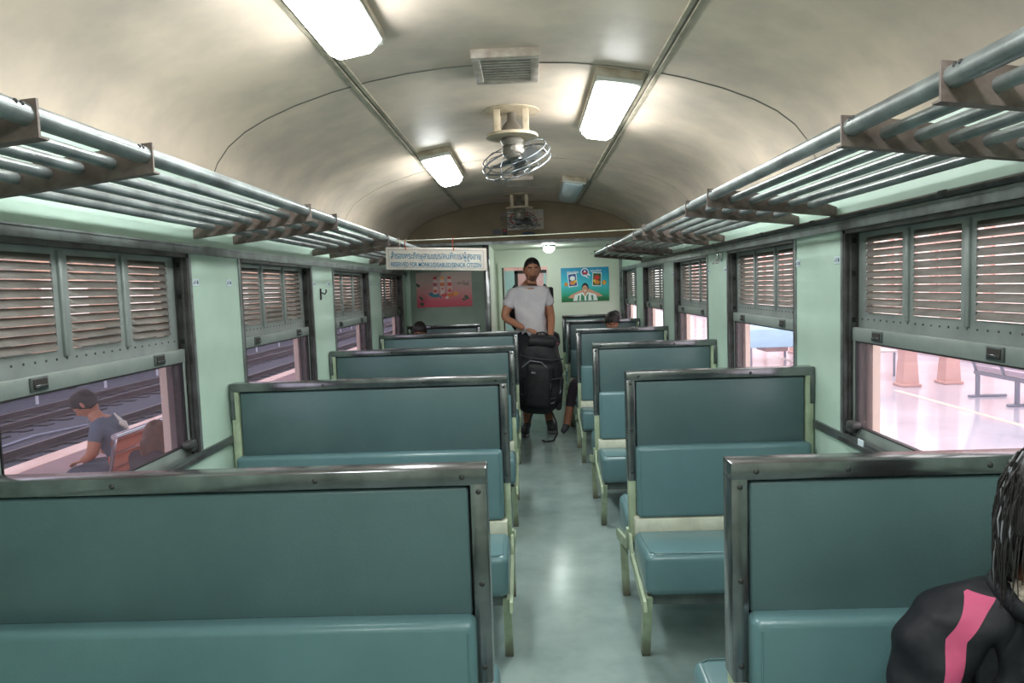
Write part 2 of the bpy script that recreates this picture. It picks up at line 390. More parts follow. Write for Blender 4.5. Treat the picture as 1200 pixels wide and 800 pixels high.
# ------------------------------------------------------------------ windows
def window(side, name, Y, label):
    T = (lambda p: (-p[1], p[0], p[2])) if side < 0 else (lambda p: (p[1], p[0], p[2]))
    w = thing(name, label, 'window', (XL if side < 0 else XR, Y, 0), kind='structure')
    H = .5225
    b = MB(T)                                           # metal lining, tracks with dark slots
    for s in (-1, 1):
        a0, a1 = sorted((s*H, s*(H-.02)))
        b.box(a0, a1, -.004, .078, .845, 1.622)
        for ww in (.012, .045):
            a0, a1 = sorted((s*(H-.02), s*(H-.032))); b.box(a0, a1, ww-.004, ww+.004, .845, 1.622)
        for zz in (.93, 1.10, 1.28, 1.45, 1.57):
            a0, a1 = sorted((s*(H-.0205), s*(H-.024))); b.box(a0, a1, .022, .034, zz, zz+.018, 1)
    b.box(-H, H, -.004, .078, 1.605, 1.622); b.box(-H, H, -.02, .078, .835, .850)
    b.build('window_frame', [M['track'], M['gasket']], w)
    b = MB(T)                                           # pinkish reveal of the outer skin
    for s in (-1, 1):
        a0, a1 = sorted((s*H, s*(H-.055))); b.box(a0, a1, .078, .10, .845, 1.622)
        a0, a1 = sorted((s*(H-.055), s*(H-.065))); b.box(a0, a1, .078, .105, .845, 1.622, 1)
    b.build('outer_reveal', [M['reveal'], mat_cream], w)
    # louvred shutter
    b = MB(T); E = H-.03; w0, w1 = .042, .046
    zt, zb = 1.587, 1.318
    us = (-.3125, 0, .3125); hw = .123
    b.box(-E, E, w0, w1, zt, 1.606, 0); b.box(-E, E, w0, w1, 1.252, zb, 0)
    xs = [-E]+[v for u in us for v in (u-hw, u+hw)]+[E]
    for i in range(0, 8, 2): b.box(xs[i], xs[i+1], w0, w1, zb, zt, 0)
    for i in (2, 4):
        uc = (xs[i]+xs[i+1])/2; b.rbox(uc-.011, uc+.011, w0-.008, w1, zb-.02, zt+.012, .004, 2)
    ns = 11; pz = (zt-zb)/ns
    for u in us:
        for k in range(ns):
            z0 = zb+k*pz
            # hooded slat: bottom lip leans into the carriage, rounded ends
            prof = [(w1, z0+pz+.0005), (w0-.004, z0+pz*.72), (w0-.011, z0+pz*.40), (w0-.013, z0+.0032)]
            V = []; F = []
            cols = [(-hw, 0.0), (-hw+.006, .6), (-hw+.016, 1), (hw-.016, 1), (hw-.006, .6), (hw, 0.0)]
            for du, kf in cols:
                for (ww, zz) in prof:
                    V.append((u+du, w1+(ww-w1)*kf, zz))
            for i in range(len(cols)-1):
                for j in range(3): F.append((i*4+j, i*4+j+1, i*4+5+j, i*4+4+j))
            b.add(V, F, 1, True)
    for k in range(22): 
        u = -E+.03+k*(2*E-.06)/21; b.ball((u, w0, 1.293), .004, .003, .004, 2, 6, 4)
    b.build('louvred_shutter', [M['shutter'], M['slat'], M['track']], w)
    # glass sash
    b = MB(T); S0, S1 = .018, .036
    b.rbox(-E, E, S0, S1, 1.213, 1.262, .003, 2); b.rbox(-E, E, S0, S1, .846, .898, .003, 2)
    b.rbox(-E, -E+.028, S0+.002, S1, .89, 1.22, .003, 2); b.rbox(E-.028, E, S0+.002, S1, .89, 1.22, .003, 2)
    for (a, c_, z0, z1) in ((-E+.026, E-.026, 1.209, 1.214), (-E+.026, E-.026, .897, .901)): b.box(a, c_, S0-.0005, S1, z0, z1, 1)
    for s in (-1, 1):
        a0, a1 = sorted((s*(E-.032), s*(E-.027))); b.box(a0, a1, S0-.0005, S1, .898, 1.213, 1)
    sash = b.build('glass_sash', [M['sash'], M['gasket']], w)
    for u in (-.315, .30):
        b = MB(T); b.rbox(u-.034, u+.034, S0-.006, S0+.002, 1.220, 1.258, .003, 2)
        b.box(u-.026, u+.026, S0-.008, S0-.0055, 1.226, 1.252, 1); b.rbox(u-.024, u+.024, S0-.012, S0-.004, 1.227, 1.238, .002, 2, 2)
        b.build('latch_handle', [M['darkmetal'], M['ventdark'], M['steel']], sash)
    b = MB(T); b.box(-E+.025, E-.025, .027, .030, .895, 1.216); b.build('pane', M['glassL'] if side < 0 else M['glassR'], sash)
    b = MB(T)
    for s in (-1, 1):
        a0, a1 = sorted((s*(E-.075), s*(E-.015))); b.rbox(a0, a1, -.012, .02, .893, .918, .005, 2)
        a0, a1 = sorted((s*(E-.045), s*(E-.0))); b.rbox(a0, a1, -.008, .02, .875, .899, .004, 2)
    b.build('catch', M['track'], w)
    return w
mat_cream = mat('cream_outer', (236, 214, 196), .6)
order = ['nearest', 'second', 'third', 'fourth', 'fifth']
for side, cnt in ((-1, 4), (1, 5)):
    nm = 'left' if side < 0 else 'right'
    base = 0 if side < 0 else 4
    w0 = None
    for k in range(cnt):
        lab = '%s window on the %s wall, louvred shutter above a glass sash' % (order[k], nm)
        if k == 0: w0 = window(side, 'window_%d' % (base+1), 2.1425, lab)
        else:
            wn = copy_tree(w0, loc=(w0.location.x, 2.1425+D*k, 0)); wn.name = 'window_%d' % (base+k+1); wn['label'] = lab

# ------------------------------------------------------------------ benches
def bench(label, X0, sgn, W, Yc, sides=(-1, 1), first=None):
    """X0: aisle end, sgn: direction to the wall; sides: -1 faces the camera"""
    T = lambda p: (p[0]*sgn, p[1], p[2])
    r = thing('train_bench', label, 'bench', (X0, Yc, 0), 'teal bench seats along the aisle')
    b = MB(T); t = .031 if len(sides) == 2 else .026
    yA, yB = -t, t
    b.rbox(0, W, yA, yB, 1.048, 1.084, .003, 2)
    b.rbox(0, .034, yA, yB, .625, 1.052, .003, 2)
    b.rbox(W-.02, W, yA, yB, .93, 1.05, .003, 2)
    for x in (.0135, W*.30, W*.66): 
        for s in (-1, 1): b.ball((x if x > .1 else .05, s*t, 1.066), .006, .003, .006, 1, 8, 6)
    for z in (1.035, .84, .66):
        for s in (-1, 1): b.ball((.017, s*t, z), .006, .003, .006, 1, 8, 6)
    b.build('steel_trim', [M['steel'], M['screw']], r)
    b = MB(T); b.rbox(.003, .031, -t+.003, t-.003, .36, .635, .004, 2); b.build('end_post', M['greenpaint'], r)
    b = MB(T); b.rbox(W-.036, W-.004, -t+.002, t-.002, .36, 1.05, .004, 2); b.build('end_post', M['greenpaint'], r)
    b = MB(T); b.rbox(.02, W-.02, -.075 if -1 in sides else -.02, .075 if 1 in sides else .02, .375, .474, .005, 2); b.build('seat_board', M['cream'], r)
    def puff(ax0, ax1, z0, z1, s, amt):
        def fn(p):
            u = (p.x-ax0)/(ax1-ax0)*2-1; v = (p.z-z0)/(z1-z0)*2-1
            return Vector((p.x, p.y+s*amt*max(0, (1-u**6))*max(0, 1-v**4), p.z))
        return fn
    b = MB(T); b.box(.02, W-.02, -.006, .006, .47, 1.06); b.build('backing_board', M['gasket'], r)
    for s in sides:
        b = MB(T); y0, y1 = sorted((s*.004, s*(t-.008)))
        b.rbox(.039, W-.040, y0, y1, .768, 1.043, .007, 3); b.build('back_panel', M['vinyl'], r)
        b = MB(T); y0, y1 = sorted((s*.012, s*.072))
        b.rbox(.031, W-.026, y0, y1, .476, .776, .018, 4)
        for z in ():
            pass
        e = s*.0725                                       # welt seam near the edges
        bc = b.build('back_cushion', M['vinyl_seat_lit'], r); b = MB(T)  # paler vinyl than the panel: light falling on the cushion painted in
        b.tube([(.046, e, .50), (.046, e, .756)], .0022, 6); b.build('piping', M['vinyl_seat_lit'], bc)
        b = MB(T); b.tube([(W-.041, e, .50), (W-.041, e, .756)], .0022, 6); b.build('piping', M['vinyl_seat_lit'], bc)
        # seat: thick cushion, slightly dipping to the back
        def seatfn(p, s=s):
            k = (abs(p.y)-.075)/.32
            return Vector((p.x, p.y, p.z+.018*k))
        b = MB(T); y0, y1 = sorted((s*.078, s*.400))
        b.rbox(.009, W-.014, y0, y1,   .268, .430, .030, 5, fn=seatfn)
        sc_ = b.build('seat_cushion', M['vinyl_seat_lit'], r); b = MB(T)
        zt = lambda y: .4305+.018*(abs(y)-.075)/.32
        b.tube([(.030, s*.11, zt(.11)), (.030, s*.37, zt(.37)), (.050, s*.385, zt(.385)), (W-.03, s*.385, zt(.385))], .0025, 6)
        b.build('piping', M['vinyl_seat_lit'], sc_)
        for xe in (.004, W-.032):
            b = MB(T)
            poly = [(s*.02, .40), (s*.055, .40), (s*.085, .335), (s*.402, .272), (s*.412, .236), (s*.37, .230), (s*.05, .30), (s*.02, .36)]
            xr = -.004 if xe < .1 else xe+.014
            b.prism(poly, lambda u, v, d: (d, u, v), xr, xr+.012); b.build('side_rail', M['greenpaint'], r)
            b = MB(T)                                    # leg leaning back to the floor
            V = []
            for (yy, zz, hw_) in ((.345, .27, .024), (.27, .0, .017)):
                for dx in (.002, .034):
                    for dy in (-hw_, hw_): V.append((xe+dx-.002, s*(yy+dy), zz))
            b.add(V, [(0,1,3,2),(4,6,7,5),(0,4,5,1),(2,3,7,6),(0,2,6,4),(1,5,7,3)]); b.build('leg', M['greenpaint'], r)
        b = MB(T); y0, y1 = sorted((s*.325, s*.350)); b.box(.02, W-.02, y0, y1, .238, .274); b.build('seat_rail', M['darkmetal'], r)
    return r
YL0, YR0 = 1.452, 1.434
WL, WR = 1.180, .776
lab_l = ['wide teal bench nearest in the left row, steel capped back', 'wide teal bench second from the front in the left row', 'wide teal bench third from the front in the left row', 'wide teal bench fourth from the front in the left row']
lab_r = ['short teal bench nearest in the right row, behind the seated woman', 'short teal bench second from the front in the right row', 'short teal bench third from the front in the right row', 'short teal bench fourth from the front in the right row', 'short teal bench fifth from the front in the right row']
b0 = None
for k in range(4):
    if k == 0: b0 = bench(lab_l[0], -.098, -1, WL, YL0)
    else: copy_tree(b0, loc=(-.098, YL0+D*k, 0))['label'] = lab_l[k]
for k in range(5):
    if k == 0: b1 = bench(lab_r[0], .396, 1, WR, YR0)
    else: copy_tree(b1, loc=(.396, YR0+D*k, 0))['label'] = lab_r[k]
bench('single-sided teal bench against the dull green partition below the pink poster', -.516, -1, .765, 7.425, (-1,))
bench('single-sided teal bench against the end wall below the blue poster', .415, 1, .755, YE-.03, (-1,))

# ------------------------------------------------------------------ luggage racks
def rack(side, name, y0, y1, label, pairs):
    xf = .690 if side > 0 else -.822
    xw = XR if side > 0 else XL
    L = abs(xw-xf); s = side
    r = thing('luggage_rack', label, 'luggage rack', (xf, y0, 1.736), 'luggage racks over the windows')
    off = (xf, y0, 1.736)
    P = lambda x, y, z: (s*x, y-y0, z)
    slope = .11
    b = MB(); b.tube([P(.022, y0, .036), P(.022, y1, .036)], .0195, 14)
    for yy in [q for pr in pairs for q in pr]:
        for dy in (-.045, -.03):
            b.ball(P(.006, yy+dy, .046), .004, .005, .005, 1, 6, 5)
    b.build('front_rail', [M['rack'], M['screw']], r)
    for i in range(1, 6):
        x = .022+.073*i; z = .024-slope*x+.006
        b = MB(); b.tube([P(x, y0, z), P(x, y1, z)], .0135, 12); b.build('rail', M['rack'], r)
    for pr in pairs:
        for q in pr:
            if not (y0-.01 <= q <= y1+.01): continue
            b = MB()
            poly = [(0, 0), (L-.0, -slope*L), (L-.0, -slope*L+.03), (.40, -slope*.40+.052), (.05, .058), (.0, .062)]
            b.prism(poly, lambda u, v, d: P(u, d, v), q-.003, q+.003)
            V = [P(0, q-.003, 0), P(L, q-.003, -slope*L), P(L, q+.024, -slope*L), P(0, q+.024, 0)]
            V += [(x, y, z-.004) for x, y, z in V]
            b.add(V, [(0,1,2,3),(7,6,5,4),(0,4,5,1),(1,5,6,2),(2,6,7,3),(3,7,4,0)])
            b.build('bracket', M['bracket'], r)
    return r
pairs = [(1.209+D*k, 1.579+D*k) for k in range(-1, 5)]
rack(-1, 'left', -.31, 7.30, 'long tube luggage rack above the left windows', pairs)
rack(1, 'right', -.31, 7.30, 'long tube luggage rack above the right windows', pairs)
b = MB(); b.tube([(XR-.016, .2, 1.667), (XR-.016, 7.2, 1.667)], .011, 10)
for k in range(5):
    y = 2.15+.76*k*2
    for yy in (2.0+1.5184*k, 2.9+1.5184*k):
        if yy < 7: b.rbox(XR-.03, XR+.0, yy-.02, yy+.02, 1.657, 1.678, .004, 2)
tag(b.build('conduit_pipe', M['track']), 'thin dark pipe clipped along the right wall under the rack', 'pipe')

# ------------------------------------------------------------------ ceiling lights
def light(X, Yc, label, on=True):
    L_ = .97; a = abs(X-XC); sg = 1 if X > XC else -1
    slope = -(ceil_z(XC+a-.09)-ceil_z(XC+a+.09))/.18*sg
    ang = math.atan(slope)
    r = thing('ceiling_light', label, 'ceiling light', (X, Yc, ceil_z(X)), 'fluorescent ceiling lights')
    r.rotation_euler = (0, -ang, 0)
    b = MB(); b.rbox(-.098, .098, -L_/2, L_/2, -.034, .0, .004, 2); b.rbox(-.092, .092, -L_/2-.004, L_/2+.004, -.028, -.006, .003, 2)
    b.build('housing', M['house'], r)
    b = MB()
    for s in (-1, 1):
        y0, y1 = sorted((s*(L_/2-.004), s*(L_/2-.045))); b.rbox(-.090, .090, y0, y1, -.050, -.030, .003, 2)
    b.box(-.092, -.086, -L_/2, L_/2, -.046, -.032); b.box(.086, .092, -L_/2, L_/2, -.046, -.032)
    b.build('diffuser_rim', mat('rim_olive', (188, 186, 140), .5) if 'rim' not in M else M['rim'], r)
    b = MB(); poly = [(-.084, -.03), (-.078, -.072), (-.05, -.092), (.05, -.092), (.078, -.072), (.084, -.03)]
    e = L_/2-.03
    V = []
    for y, k in ((-e, 1), (-e+.0, 1), (e-.0, 1), (e, 1)): pass
    ys = [(-e, .0), (-e+.045, 1), (e-.045, 1), (e, .0)]
    for y, k in ys:
        for u, v in poly: V.append((u*(.93+.07*k), y, -.03+(v+.03)*(.55+.45*k)))
    F = []
    for i in range(3):
        for j in range(5): F.append((i*6+j, i*6+j+1, i*6+7+j, i*6+6+j))
    F += [tuple(range(6)), tuple(range(18, 24))]
    b.add(V, F); b.build('diffuser', M['lamp'] if on else M['lampoff'], r)
    return r
M['rim'] = mat('rim_grey', (176, 178, 170), .5)
light(-.545, 1.91, 'long lit ceiling light nearest, at the top left')
light(.40, 3.385, 'lit ceiling light right of the fan')
light(-.545, 4.80, 'small lit ceiling light left of the fan, farther back')
light(.40, 6.13, 'unlit ceiling light near the brown bulkhead', False)
light(.40, .42, 'lit ceiling light over the camera on the right half')
light(-.545, -1.1, 'lit ceiling light behind the camera on the left half')
r = thing('dome_lamp', 'small glowing dome lamp on the low vestibule ceiling', 'ceiling light', (.255, 8.1, 1.915))
b = MB(); b.rbox(-.07, .07, -.07, .07, -.018, 0, .006, 2); b.build('lamp_base', mat('lamp_base_green', (60, 92, 80), .5), r)
b = MB(); b.lathe([(.062, -.016), (.064, -.03), (.055, -.055), (.035, -.075), (.01, -.083)], 20); b.build('lamp_shade', M['dome'], r)

# ------------------------------------------------------------------ ceiling vents
def vent(Yc, label, dy):
    z = ceil_z(XC)+.001
    r = thing('ceiling_vent', label, 'vent', (-.057, Yc, z), 'ceiling vents')
    b = MB(); w = .128; h = .035
    b.rbox(-w, -w+.032, -dy+.0302, dy-.0302, -h, 0, .003, 2); b.rbox(w-.032, w, -dy+.0302, dy-.0302, -h, 0, .003, 2)
    b.rbox(-w, w, -dy, -dy+.03, -h, 0, .003, 2); b.rbox(-w, w, dy-.03, dy, -h, 0, .003, 2)
    b.build('frame', M['vent'], r)
    b = MB(); nS = 9
    for k in range(nS):
        y = -dy+.045+k*(2*dy-.09)/(nS-1)
        V = [(-w+.03, y-.006, -h+.007), (w-.03, y-.006, -h+.007), (w-.03, y+.004, -h+.003), (-w+.03, y+.004, -h+.003)]
        V += [(a, c_+.003, d) for a, c_, d in V]
        b.add(V, [(0,1,2,3),(7,6,5,4),(0,4,5,1),(2,6,7,3)])
    b.build('grille', M['vent'], r)
    b = MB(); b.box(-w+.02, w-.02, -dy+.02, dy-.02, -.006, -.001); b.build('backing', M['ventdark'], r)
vent(2.86, 'square slatted ceiling vent in front of the fan', .175)
vent(5.88, 'square slatted ceiling vent between the two fans', .175)

# ------------------------------------------------------------------ ceiling fans
def fan(Yc, label, tilt, roll):
    z = ceil_z(XC)+.002
    r = thing('ceiling_fan', label, 'fan', (-.055, Yc, z), 'caged ceiling fans')
    b = MB(); b.lathe([(.142, 0), (.142, -.008), (.05, -.012)], 32); b.build('ceiling_plate', M['fancream'], r)
    b = MB()
    for a in (45, 135, 225, 315):
        t = math.radians(a); x, y = .100*math.cos(t), .100*math.sin(t)
        b.rbox(x-.016, x+.016, y-.008, y+.008, -.125, -.006, .003, 2)
    b.build('hanger_bracket', M['fancream'], r)
    b = MB(); b.lathe([(.128, -.120), (.132, -.126), (.130, -.134), (.09, -.136)], 32); b.build('ring_plate', M['fancream'], r)
    b = MB(); b.lathe([(.02, -.01), (.022, -.05), (.045, -.075), (.06, -.11), (.02, -.125)], 20); b.lathe([(.05, -.136), (.06, -.15), (.045, -.175), (.02, -.18)], 20)
    b.build('swivel_column', M['fangrey'], r)
    R3 = Matrix.Rotation(math.radians(roll), 4, 'Y') @ Matrix.Rotation(math.radians(tilt), 4, 'X')
    pivot = Vector((0, 0, -.185))
    T = lambda p: pivot+R3 @ Vector(p)
    b = MB(T); b.lathe([(.012, .03), (.045, .022), (.058, 0), (.055, -.03), (.03, -.052), (.012, -.055)], 20)
    b.tube([(.0, -.03, .005), (.0, -.07, .02)], .012, 8); mo = b.build('motor', M['fangrey'], r)
    b = MB(T)
    for k in range(3):
        t0 = 2*PI*k/3+.5
        V = []; F = []; nr = 6
        for i in range(nr+1):
            rad = .02+.125*i/nr; wd = .30+.42*math.sin(PI*min(1, i/nr*.85+.1))
            for j in range(4):
                u = j/3-.5; t = t0+u*wd*1.4
                V.append((rad*math.cos(t), rad*math.sin(t), -.075+u*.045))
        for i in range(nr):
            for j in range(3): F.append((i*4+j, i*4+j+1, i*4+5+j, i*4+4+j))
        b.add(V, F, 0, True)
    b.lathe([(.026, -.052), (.03, -.07), (.026, -.10), (.010, -.105)], 16, 1)
    b.build('blades', [M['fanblade'], M['wire']], r)
    b = MB(T)
    def ring(rad, z, w=.0032): b.tube([(rad*math.cos(2*PI*i/40), rad*math.sin(2*PI*i/40), z) for i in range(40)], w, 6, closed=True)
    ring(.178, -.06, .0042); ring(.172, -.095); ring(.168, -.028); ring(.05, -.118); ring(.10, -.118)
    for k in range(8):
        t = 2*PI*k/8+.2; cx, cy = math.cos(t), math.sin(t)
        b.tube([(cx*r_, cy*r_, z_) for r_, z_ in ((.055, -.01), (.12, -.004), (.166, -.026), (.178, -.06), (.172, -.095), (.14, -.112), (.05, -.118), (.0, -.120))], .0024, 6)
    b.build('wire_cage', M['wire'], r)
    return r
fan(3.63, 'caged ceiling fan in the middle of the ceiling, nearest', 26, -19)
fan(6.86, 'caged ceiling fan in front of the brown bulkhead, farther back', 24, 10)

# ------------------------------------------------------------------ flat graphics helper
class Flat(MB):
    """flat artwork in the XZ plane at depth y; each layer 0.4 mm nearer the camera"""
    def __init__(s, x0, z0, w, h, y): super().__init__(); s.x0, s.z0, s.w, s.h, s.y = x0, z0, w, h, y; s.n = 0
    def P(s, u, v, d=0): return (s.x0+u*s.w, s.y-d, s.z0+v*s.h)
    def poly(s, pts, mi):
        s.n += 1; d = .0008+s.n*.0001
        s.add([s.P(u, v, d) for u, v in pts], [tuple(range(len(pts)))], mi); return s
    def rect(s, u0, u1, v0, v1, mi): return s.poly([(u0, v0), (u1, v0), (u1, v1), (u0, v1)], mi)
    def ell(s, u, v, a, b_, mi, n=24, a0=0, rot=0):
        return s.poly([(u+a*math.cos(2*PI*i/n)*math.cos(rot)-b_*math.sin(2*PI*i/n)*math.sin(rot), v+(a*math.cos(2*PI*i/n)*math.sin(rot)+b_*math.sin(2*PI*i/n)*math.cos(rot))) for i in range(n)], mi)
    def text(s, body, u0, v0, u1, v1, mi, bold=.012):
        V, F = text_geo(body, (u1-u0), (v1-v0), bold); s.n += 1; d = .0008+s.n*.0001
        s.add([s.P(u0+x, v0+y, d) for x, y in V], F, mi); return s

def flatmat(rgb): return mat('ink_%d_%d_%d' % rgb, rgb, .45)
def grad(name, stops):
    m = mat(name, (128, 128, 128), .4); nt = m.node_tree; b = nt.nodes['Principled BSDF']
    tc = nt.nodes.new('ShaderNodeTexCoord'); sp = nt.nodes.new('ShaderNodeSeparateXYZ'); rp = nt.nodes.new('ShaderNodeValToRGB')
    nt.links.new(tc.outputs['Generated'], sp.inputs[0]); nt.links.new(sp.outputs['Z'], rp.inputs[0]); nt.links.new(rp.outputs[0], b.inputs['Base Color'])
    e = rp.color_ramp.elements; e[0].position = stops[0][0]; e[0].color = (*lin(stops[0][1]), 1); e[1].position = stops[-1][0]; e[1].color = (*lin(stops[-1][1]), 1)
    for p, c_ in stops[1:-1]: q = e.new(p); q.color = (*lin(c_), 1)
    return m

# blue poster on the end wall
px0, pz0, pw, ph = .417, 1.25, .594, .42
r = thing('blue_poster', 'bright blue advertising poster with a smiling figure on the end wall', 'poster', (px0, YE, pz0))
def under(b, name, mats, r, org): 
    o = b.build(name, mats, origin=org); o.location = (0, 0, 0); o.parent = r; return o
b = MB(); b.box(px0, px0+pw, YE-.006, YE-.001, pz0, pz0+ph)
under(b, 'poster_sheet', grad('poster_sky', [(0, (36, 120, 60)), (.22, (52, 168, 140)), (.5, (70, 196, 214)), (1, (24, 140, 190))]), r, (px0, YE, pz0))
f = Flat(px0, pz0, pw, ph, YE-.006)
mats = [flatmat(c_) for c_ in ((236, 240, 240), (214, 60, 60), (30, 34, 40), (214, 160, 134), (60, 140, 100), (40, 80, 150), (232, 200, 70), (222, 140, 70), (44, 90, 44), (34, 110, 60))]
for k in range(26): f.poly([(k/26, 0), ((k+1)/26, 0), ((k+.5)/26, .16+.08*((k*7) % 5)/5)], 9)                       # grass
f.poly([(.13,.12),(.20,.20),(.42,.34),(.47,.28),(.44,.2),(.24,.10)], 3); f.poly([(.87,.14),(.80,.22),(.58,.37),(.53,.30),(.56,.22),(.76,.13)], 3)    # raised arms
f.poly([(.24,.02),(.28,.20),(.44,.27),(.50,.2),(.56,.27),(.72,.20),(.76,.02)], 0); f.poly([(.40,.03),(.42,.24),(.48,.14),(.48,.02)], 4); f.poly([(.56,.03),(.57,.24),(.52,.16),(.52,.02)], 4)
f.poly([(.33,.03),(.35,.18),(.38,.18),(.37,.03)], 4); f.poly([(.63,.03),(.62,.18),(.66,.18),(.67,.03)], 4)
f.ell(.50, .24, .03, .08, 3); f.ell(.50, .41, .072, .135, 2); f.ell(.495, .36, .058, .115, 3)                                      # neck, hair, face
f.ell(.475, .39, .008, .010, 2, 10); f.ell(.517, .39, .008, .010, 2, 10); f.ell(.496, .315, .022, .014, 0, 12)
for (u, ro, c1) in ((.24, .10, 5), (.75, -.06, 8)):                                                                             # two snack packets
    for (a, b_, mi) in ((.095, .20, 0), (.080, .175, c1)):
        f.poly([(u+x*math.cos(ro)*1-y*math.sin(ro)*.7, .64+y+x*ro*1.4) for x, y in ((-a, -b_), (a, -b_), (a, b_), (-a, b_))], mi)
    f.ell(u, .69, .055, .07, 1 if u > .5 else 0, 16); f.ell(u, .555, .06, .06, 7, 16)
    f.ell(u+(.06 if u < .5 else -.05), .60, .028, .04, 6, 12)
f.ell(.105, .52, .04, .06, 7, 14); f.ell(.90, .54, .045, .075, 7, 14); f.ell(.905, .53, .02, .05, 6, 12)
f.ell(.50, .86, .085, .12, 0); f.ell(.50, .86, .066, .093, 5); f.poly([(.45,.81),(.47,.88),(.50,.93),(.53,.88),(.56,.81)], 1); f.ell(.50, .885, .02, .03, 0, 12)
f.poly([(.54,.78),(.62,.74),(.60,.80),(.56,.82)], 0); f.poly([(.46,.77),(.52,.72),(.60,.66),(.55,.73),(.50,.79)], 0)
f.text('หอมอร่อย', .13, .84, .37, .92, 0); f.text('หอมอร่อย', .62, .86, .84, .95, 0)
under(f, 'poster_artwork', mats, r, (px0, YE, pz0))

# pink poster on the partition
px0, pz0, pw, ph = -1.174, 1.272, .585, .366; YQ = 7.46
r = thing('pink_poster', 'pink poster with three bottles on the dull green partition', 'poster', (px0, YQ, pz0))
b = MB(); b.box(px0, px0+pw, YQ-.006, YQ-.001, pz0, pz0+ph)
under(b, 'poster_sheet', grad('poster_pink', [(0, (190, 64, 84)), (.18, (196, 84, 104)), (.45, (200, 140, 140)), (.75, (190, 164, 158)), (1, (176, 160, 150))]), r, (px0, YQ, pz0))
f = Flat(px0, pz0, pw, ph, YQ-.006)
mats = [flatmat(c_) for c_ in ((196, 66, 70), (216, 190, 184), (36, 110, 130), (206, 110, 62), (56, 80, 60), (170, 90, 110), (226, 150, 60), (90, 70, 76))]
for k, u in enumerate((.34, .47, .60)):
    mi = (0, 6, 0)[k]
    f.poly([(u-.035, .36), (u+.035, .36), (u+.04, .72), (u+.025, .80), (u-.025, .80), (u-.04, .72)], 1)
    f.rect(u-.03, u+.03, .80, .87, mi); f.poly([(u-.036, .60), (u+.036, .60), (u+.038, .70), (u-.038, .70)], (5, 3, 0)[k])
    f.rect(u-.03, u+.03, .42, .50, (0, 1, 0)[k]); f.ell(u, .53, .02, .03, (1, 0, 3)[k], 10)
f.poly([(.21,.40),(.26,.30),(.36,.27),(.42,.33),(.40,.40),(.33,.37),(.27,.43)], 2); f.poly([(.40,.30),(.45,.34),(.43,.24)], 2)
f.ell(.50, .34, .05, .05, 0, 14); f.ell(.62, .34, .07, .06, 3, 14); f.ell(.71, .38, .04, .06, 6, 12); f.ell(.55, .27, .03, .04, 1, 12)
for (u, v, a, b_) in ((.03, .64, .03, .06), (.08, .26, .025, .07), (.09, .10, .04, .05), (.90, .26, .035, .07), (.85, .20, .03, .04)): f.ell(u, v, a, b_, 4, 10, rot=.4)
f.text('··· สูตร', .68, .62, .84, .70, 4); f.text('ใหม่', .85, .60, .95, .74, 4)
under(f, 'poster_artwork', mats, r, (px0, YQ, pz0))

# white notice and stickers on the bulkhead
px0, pz0, pw, ph = -.19, 2.045, .375, .205
r = thing('white_notice', 'white notice with red and black lettering behind the far fan', 'poster', (px0, YP, pz0))
b = MB(); b.box(px0, px0+pw, YP-.005, YP-.001, pz0, pz0+ph); under(b, 'notice_sheet', mat('notice', (196, 188, 178), .5), r, (px0, YP, pz0))
f = Flat(px0, pz0, pw, ph, YP-.005)
f.text('ห้าม', .52, .66, .76, .92, 0); f.text('สูบบุหรี่', .70, .40, .97, .58, 0); f.text('NO SMOKING', .52, .14, .92, .26, 1); f.ell(.22, .55, .15, .28, 0); f.ell(.22, .55, .115, .215, 2); f.rect(.10, .34, .51, .58, 1)
under(f, 'notice_lettering', [M['red'], M['black'], mat('notice2', (200, 194, 184), .5)], r, (px0, YP, pz0))
b = MB(); b.rbox(-.342, -.256, YP-.004, YP-.001, 2.005, 2.055, .001, 1); tag(b.build('sticker', mat('sticker_grey', (84, 84, 92), .5)), 'small grey sticker low on the brown bulkhead', 'sticker', 'bulkhead stickers')
b = MB(); b.rbox(-.243, -.195, YP-.004, YP-.001, 1.998, 2.060, .001, 1); b.box(-.235, -.203, YP-.0046, YP-.004, 2.035, 2.05, 1)
tag(b.build('sticker', [mat('sticker_dark', (50, 46, 52), .5), M['red']]), 'small dark square sticker beside the grey one on the bulkhead', 'sticker', 'bulkhead stickers')
b = MB(); b.prism([(.025+.075*math.cos(2*PI*i/28), 2.0+.022*math.sin(2*PI*i/28)) for i in range(28)], lambda u, v, d: (u, d, v), YP-.004, YP-.001)
tag(b.build('sticker', mat('sticker_blue', (70, 84, 110), .5)), 'blue oval sticker at the bottom of the bulkhead', 'sticker', 'bulkhead stickers')

# ------------------------------------------------------------------ hanging sign and wire
YS = 4.33
sx0, sx1, sz0, sz1 = -.862, -.245, 1.572, 1.712
r = thing('hanging_sign', 'white hanging sign with blue Thai and English lettering reserving seats', 'sign', (sx0, YS, sz0))
tl = -.045                                        # the board hangs a little lower on the right
TS = lambda p: (p[0], p[1], p[2]+(p[0]-sx0)*tl+.014)
w_, h_ = sx1-sx0, .118
b = MB(TS); b.rbox(sx0, sx1, YS, YS+.012, sz0, sz0+h_+.018, .004, 2)
for (xx, zz) in ((sx0, sz0), (sx1, sz0), (sx0, sz0+h_), (sx1, sz0+h_)): pass
under(b, 'sign_board', M['white'], r, (sx0, YS, sz0))
f = Flat(sx0, sz0, w_, h_+.018, YS); f.T = TS
lw = .004
for (u0, u1, v0, v1) in ((.03, .97, .10, .115), (.03, .97, .885, .90), (.03, .034, .10, .90), (.966, .97, .10, .90)): f.rect(u0, u1, v0, v1, 1)
f.text('สำรองพระภิกษุสามเณร/คนพิการ/ผู้สูงอายุ', .05, .39, .945, .84, 0, .012)
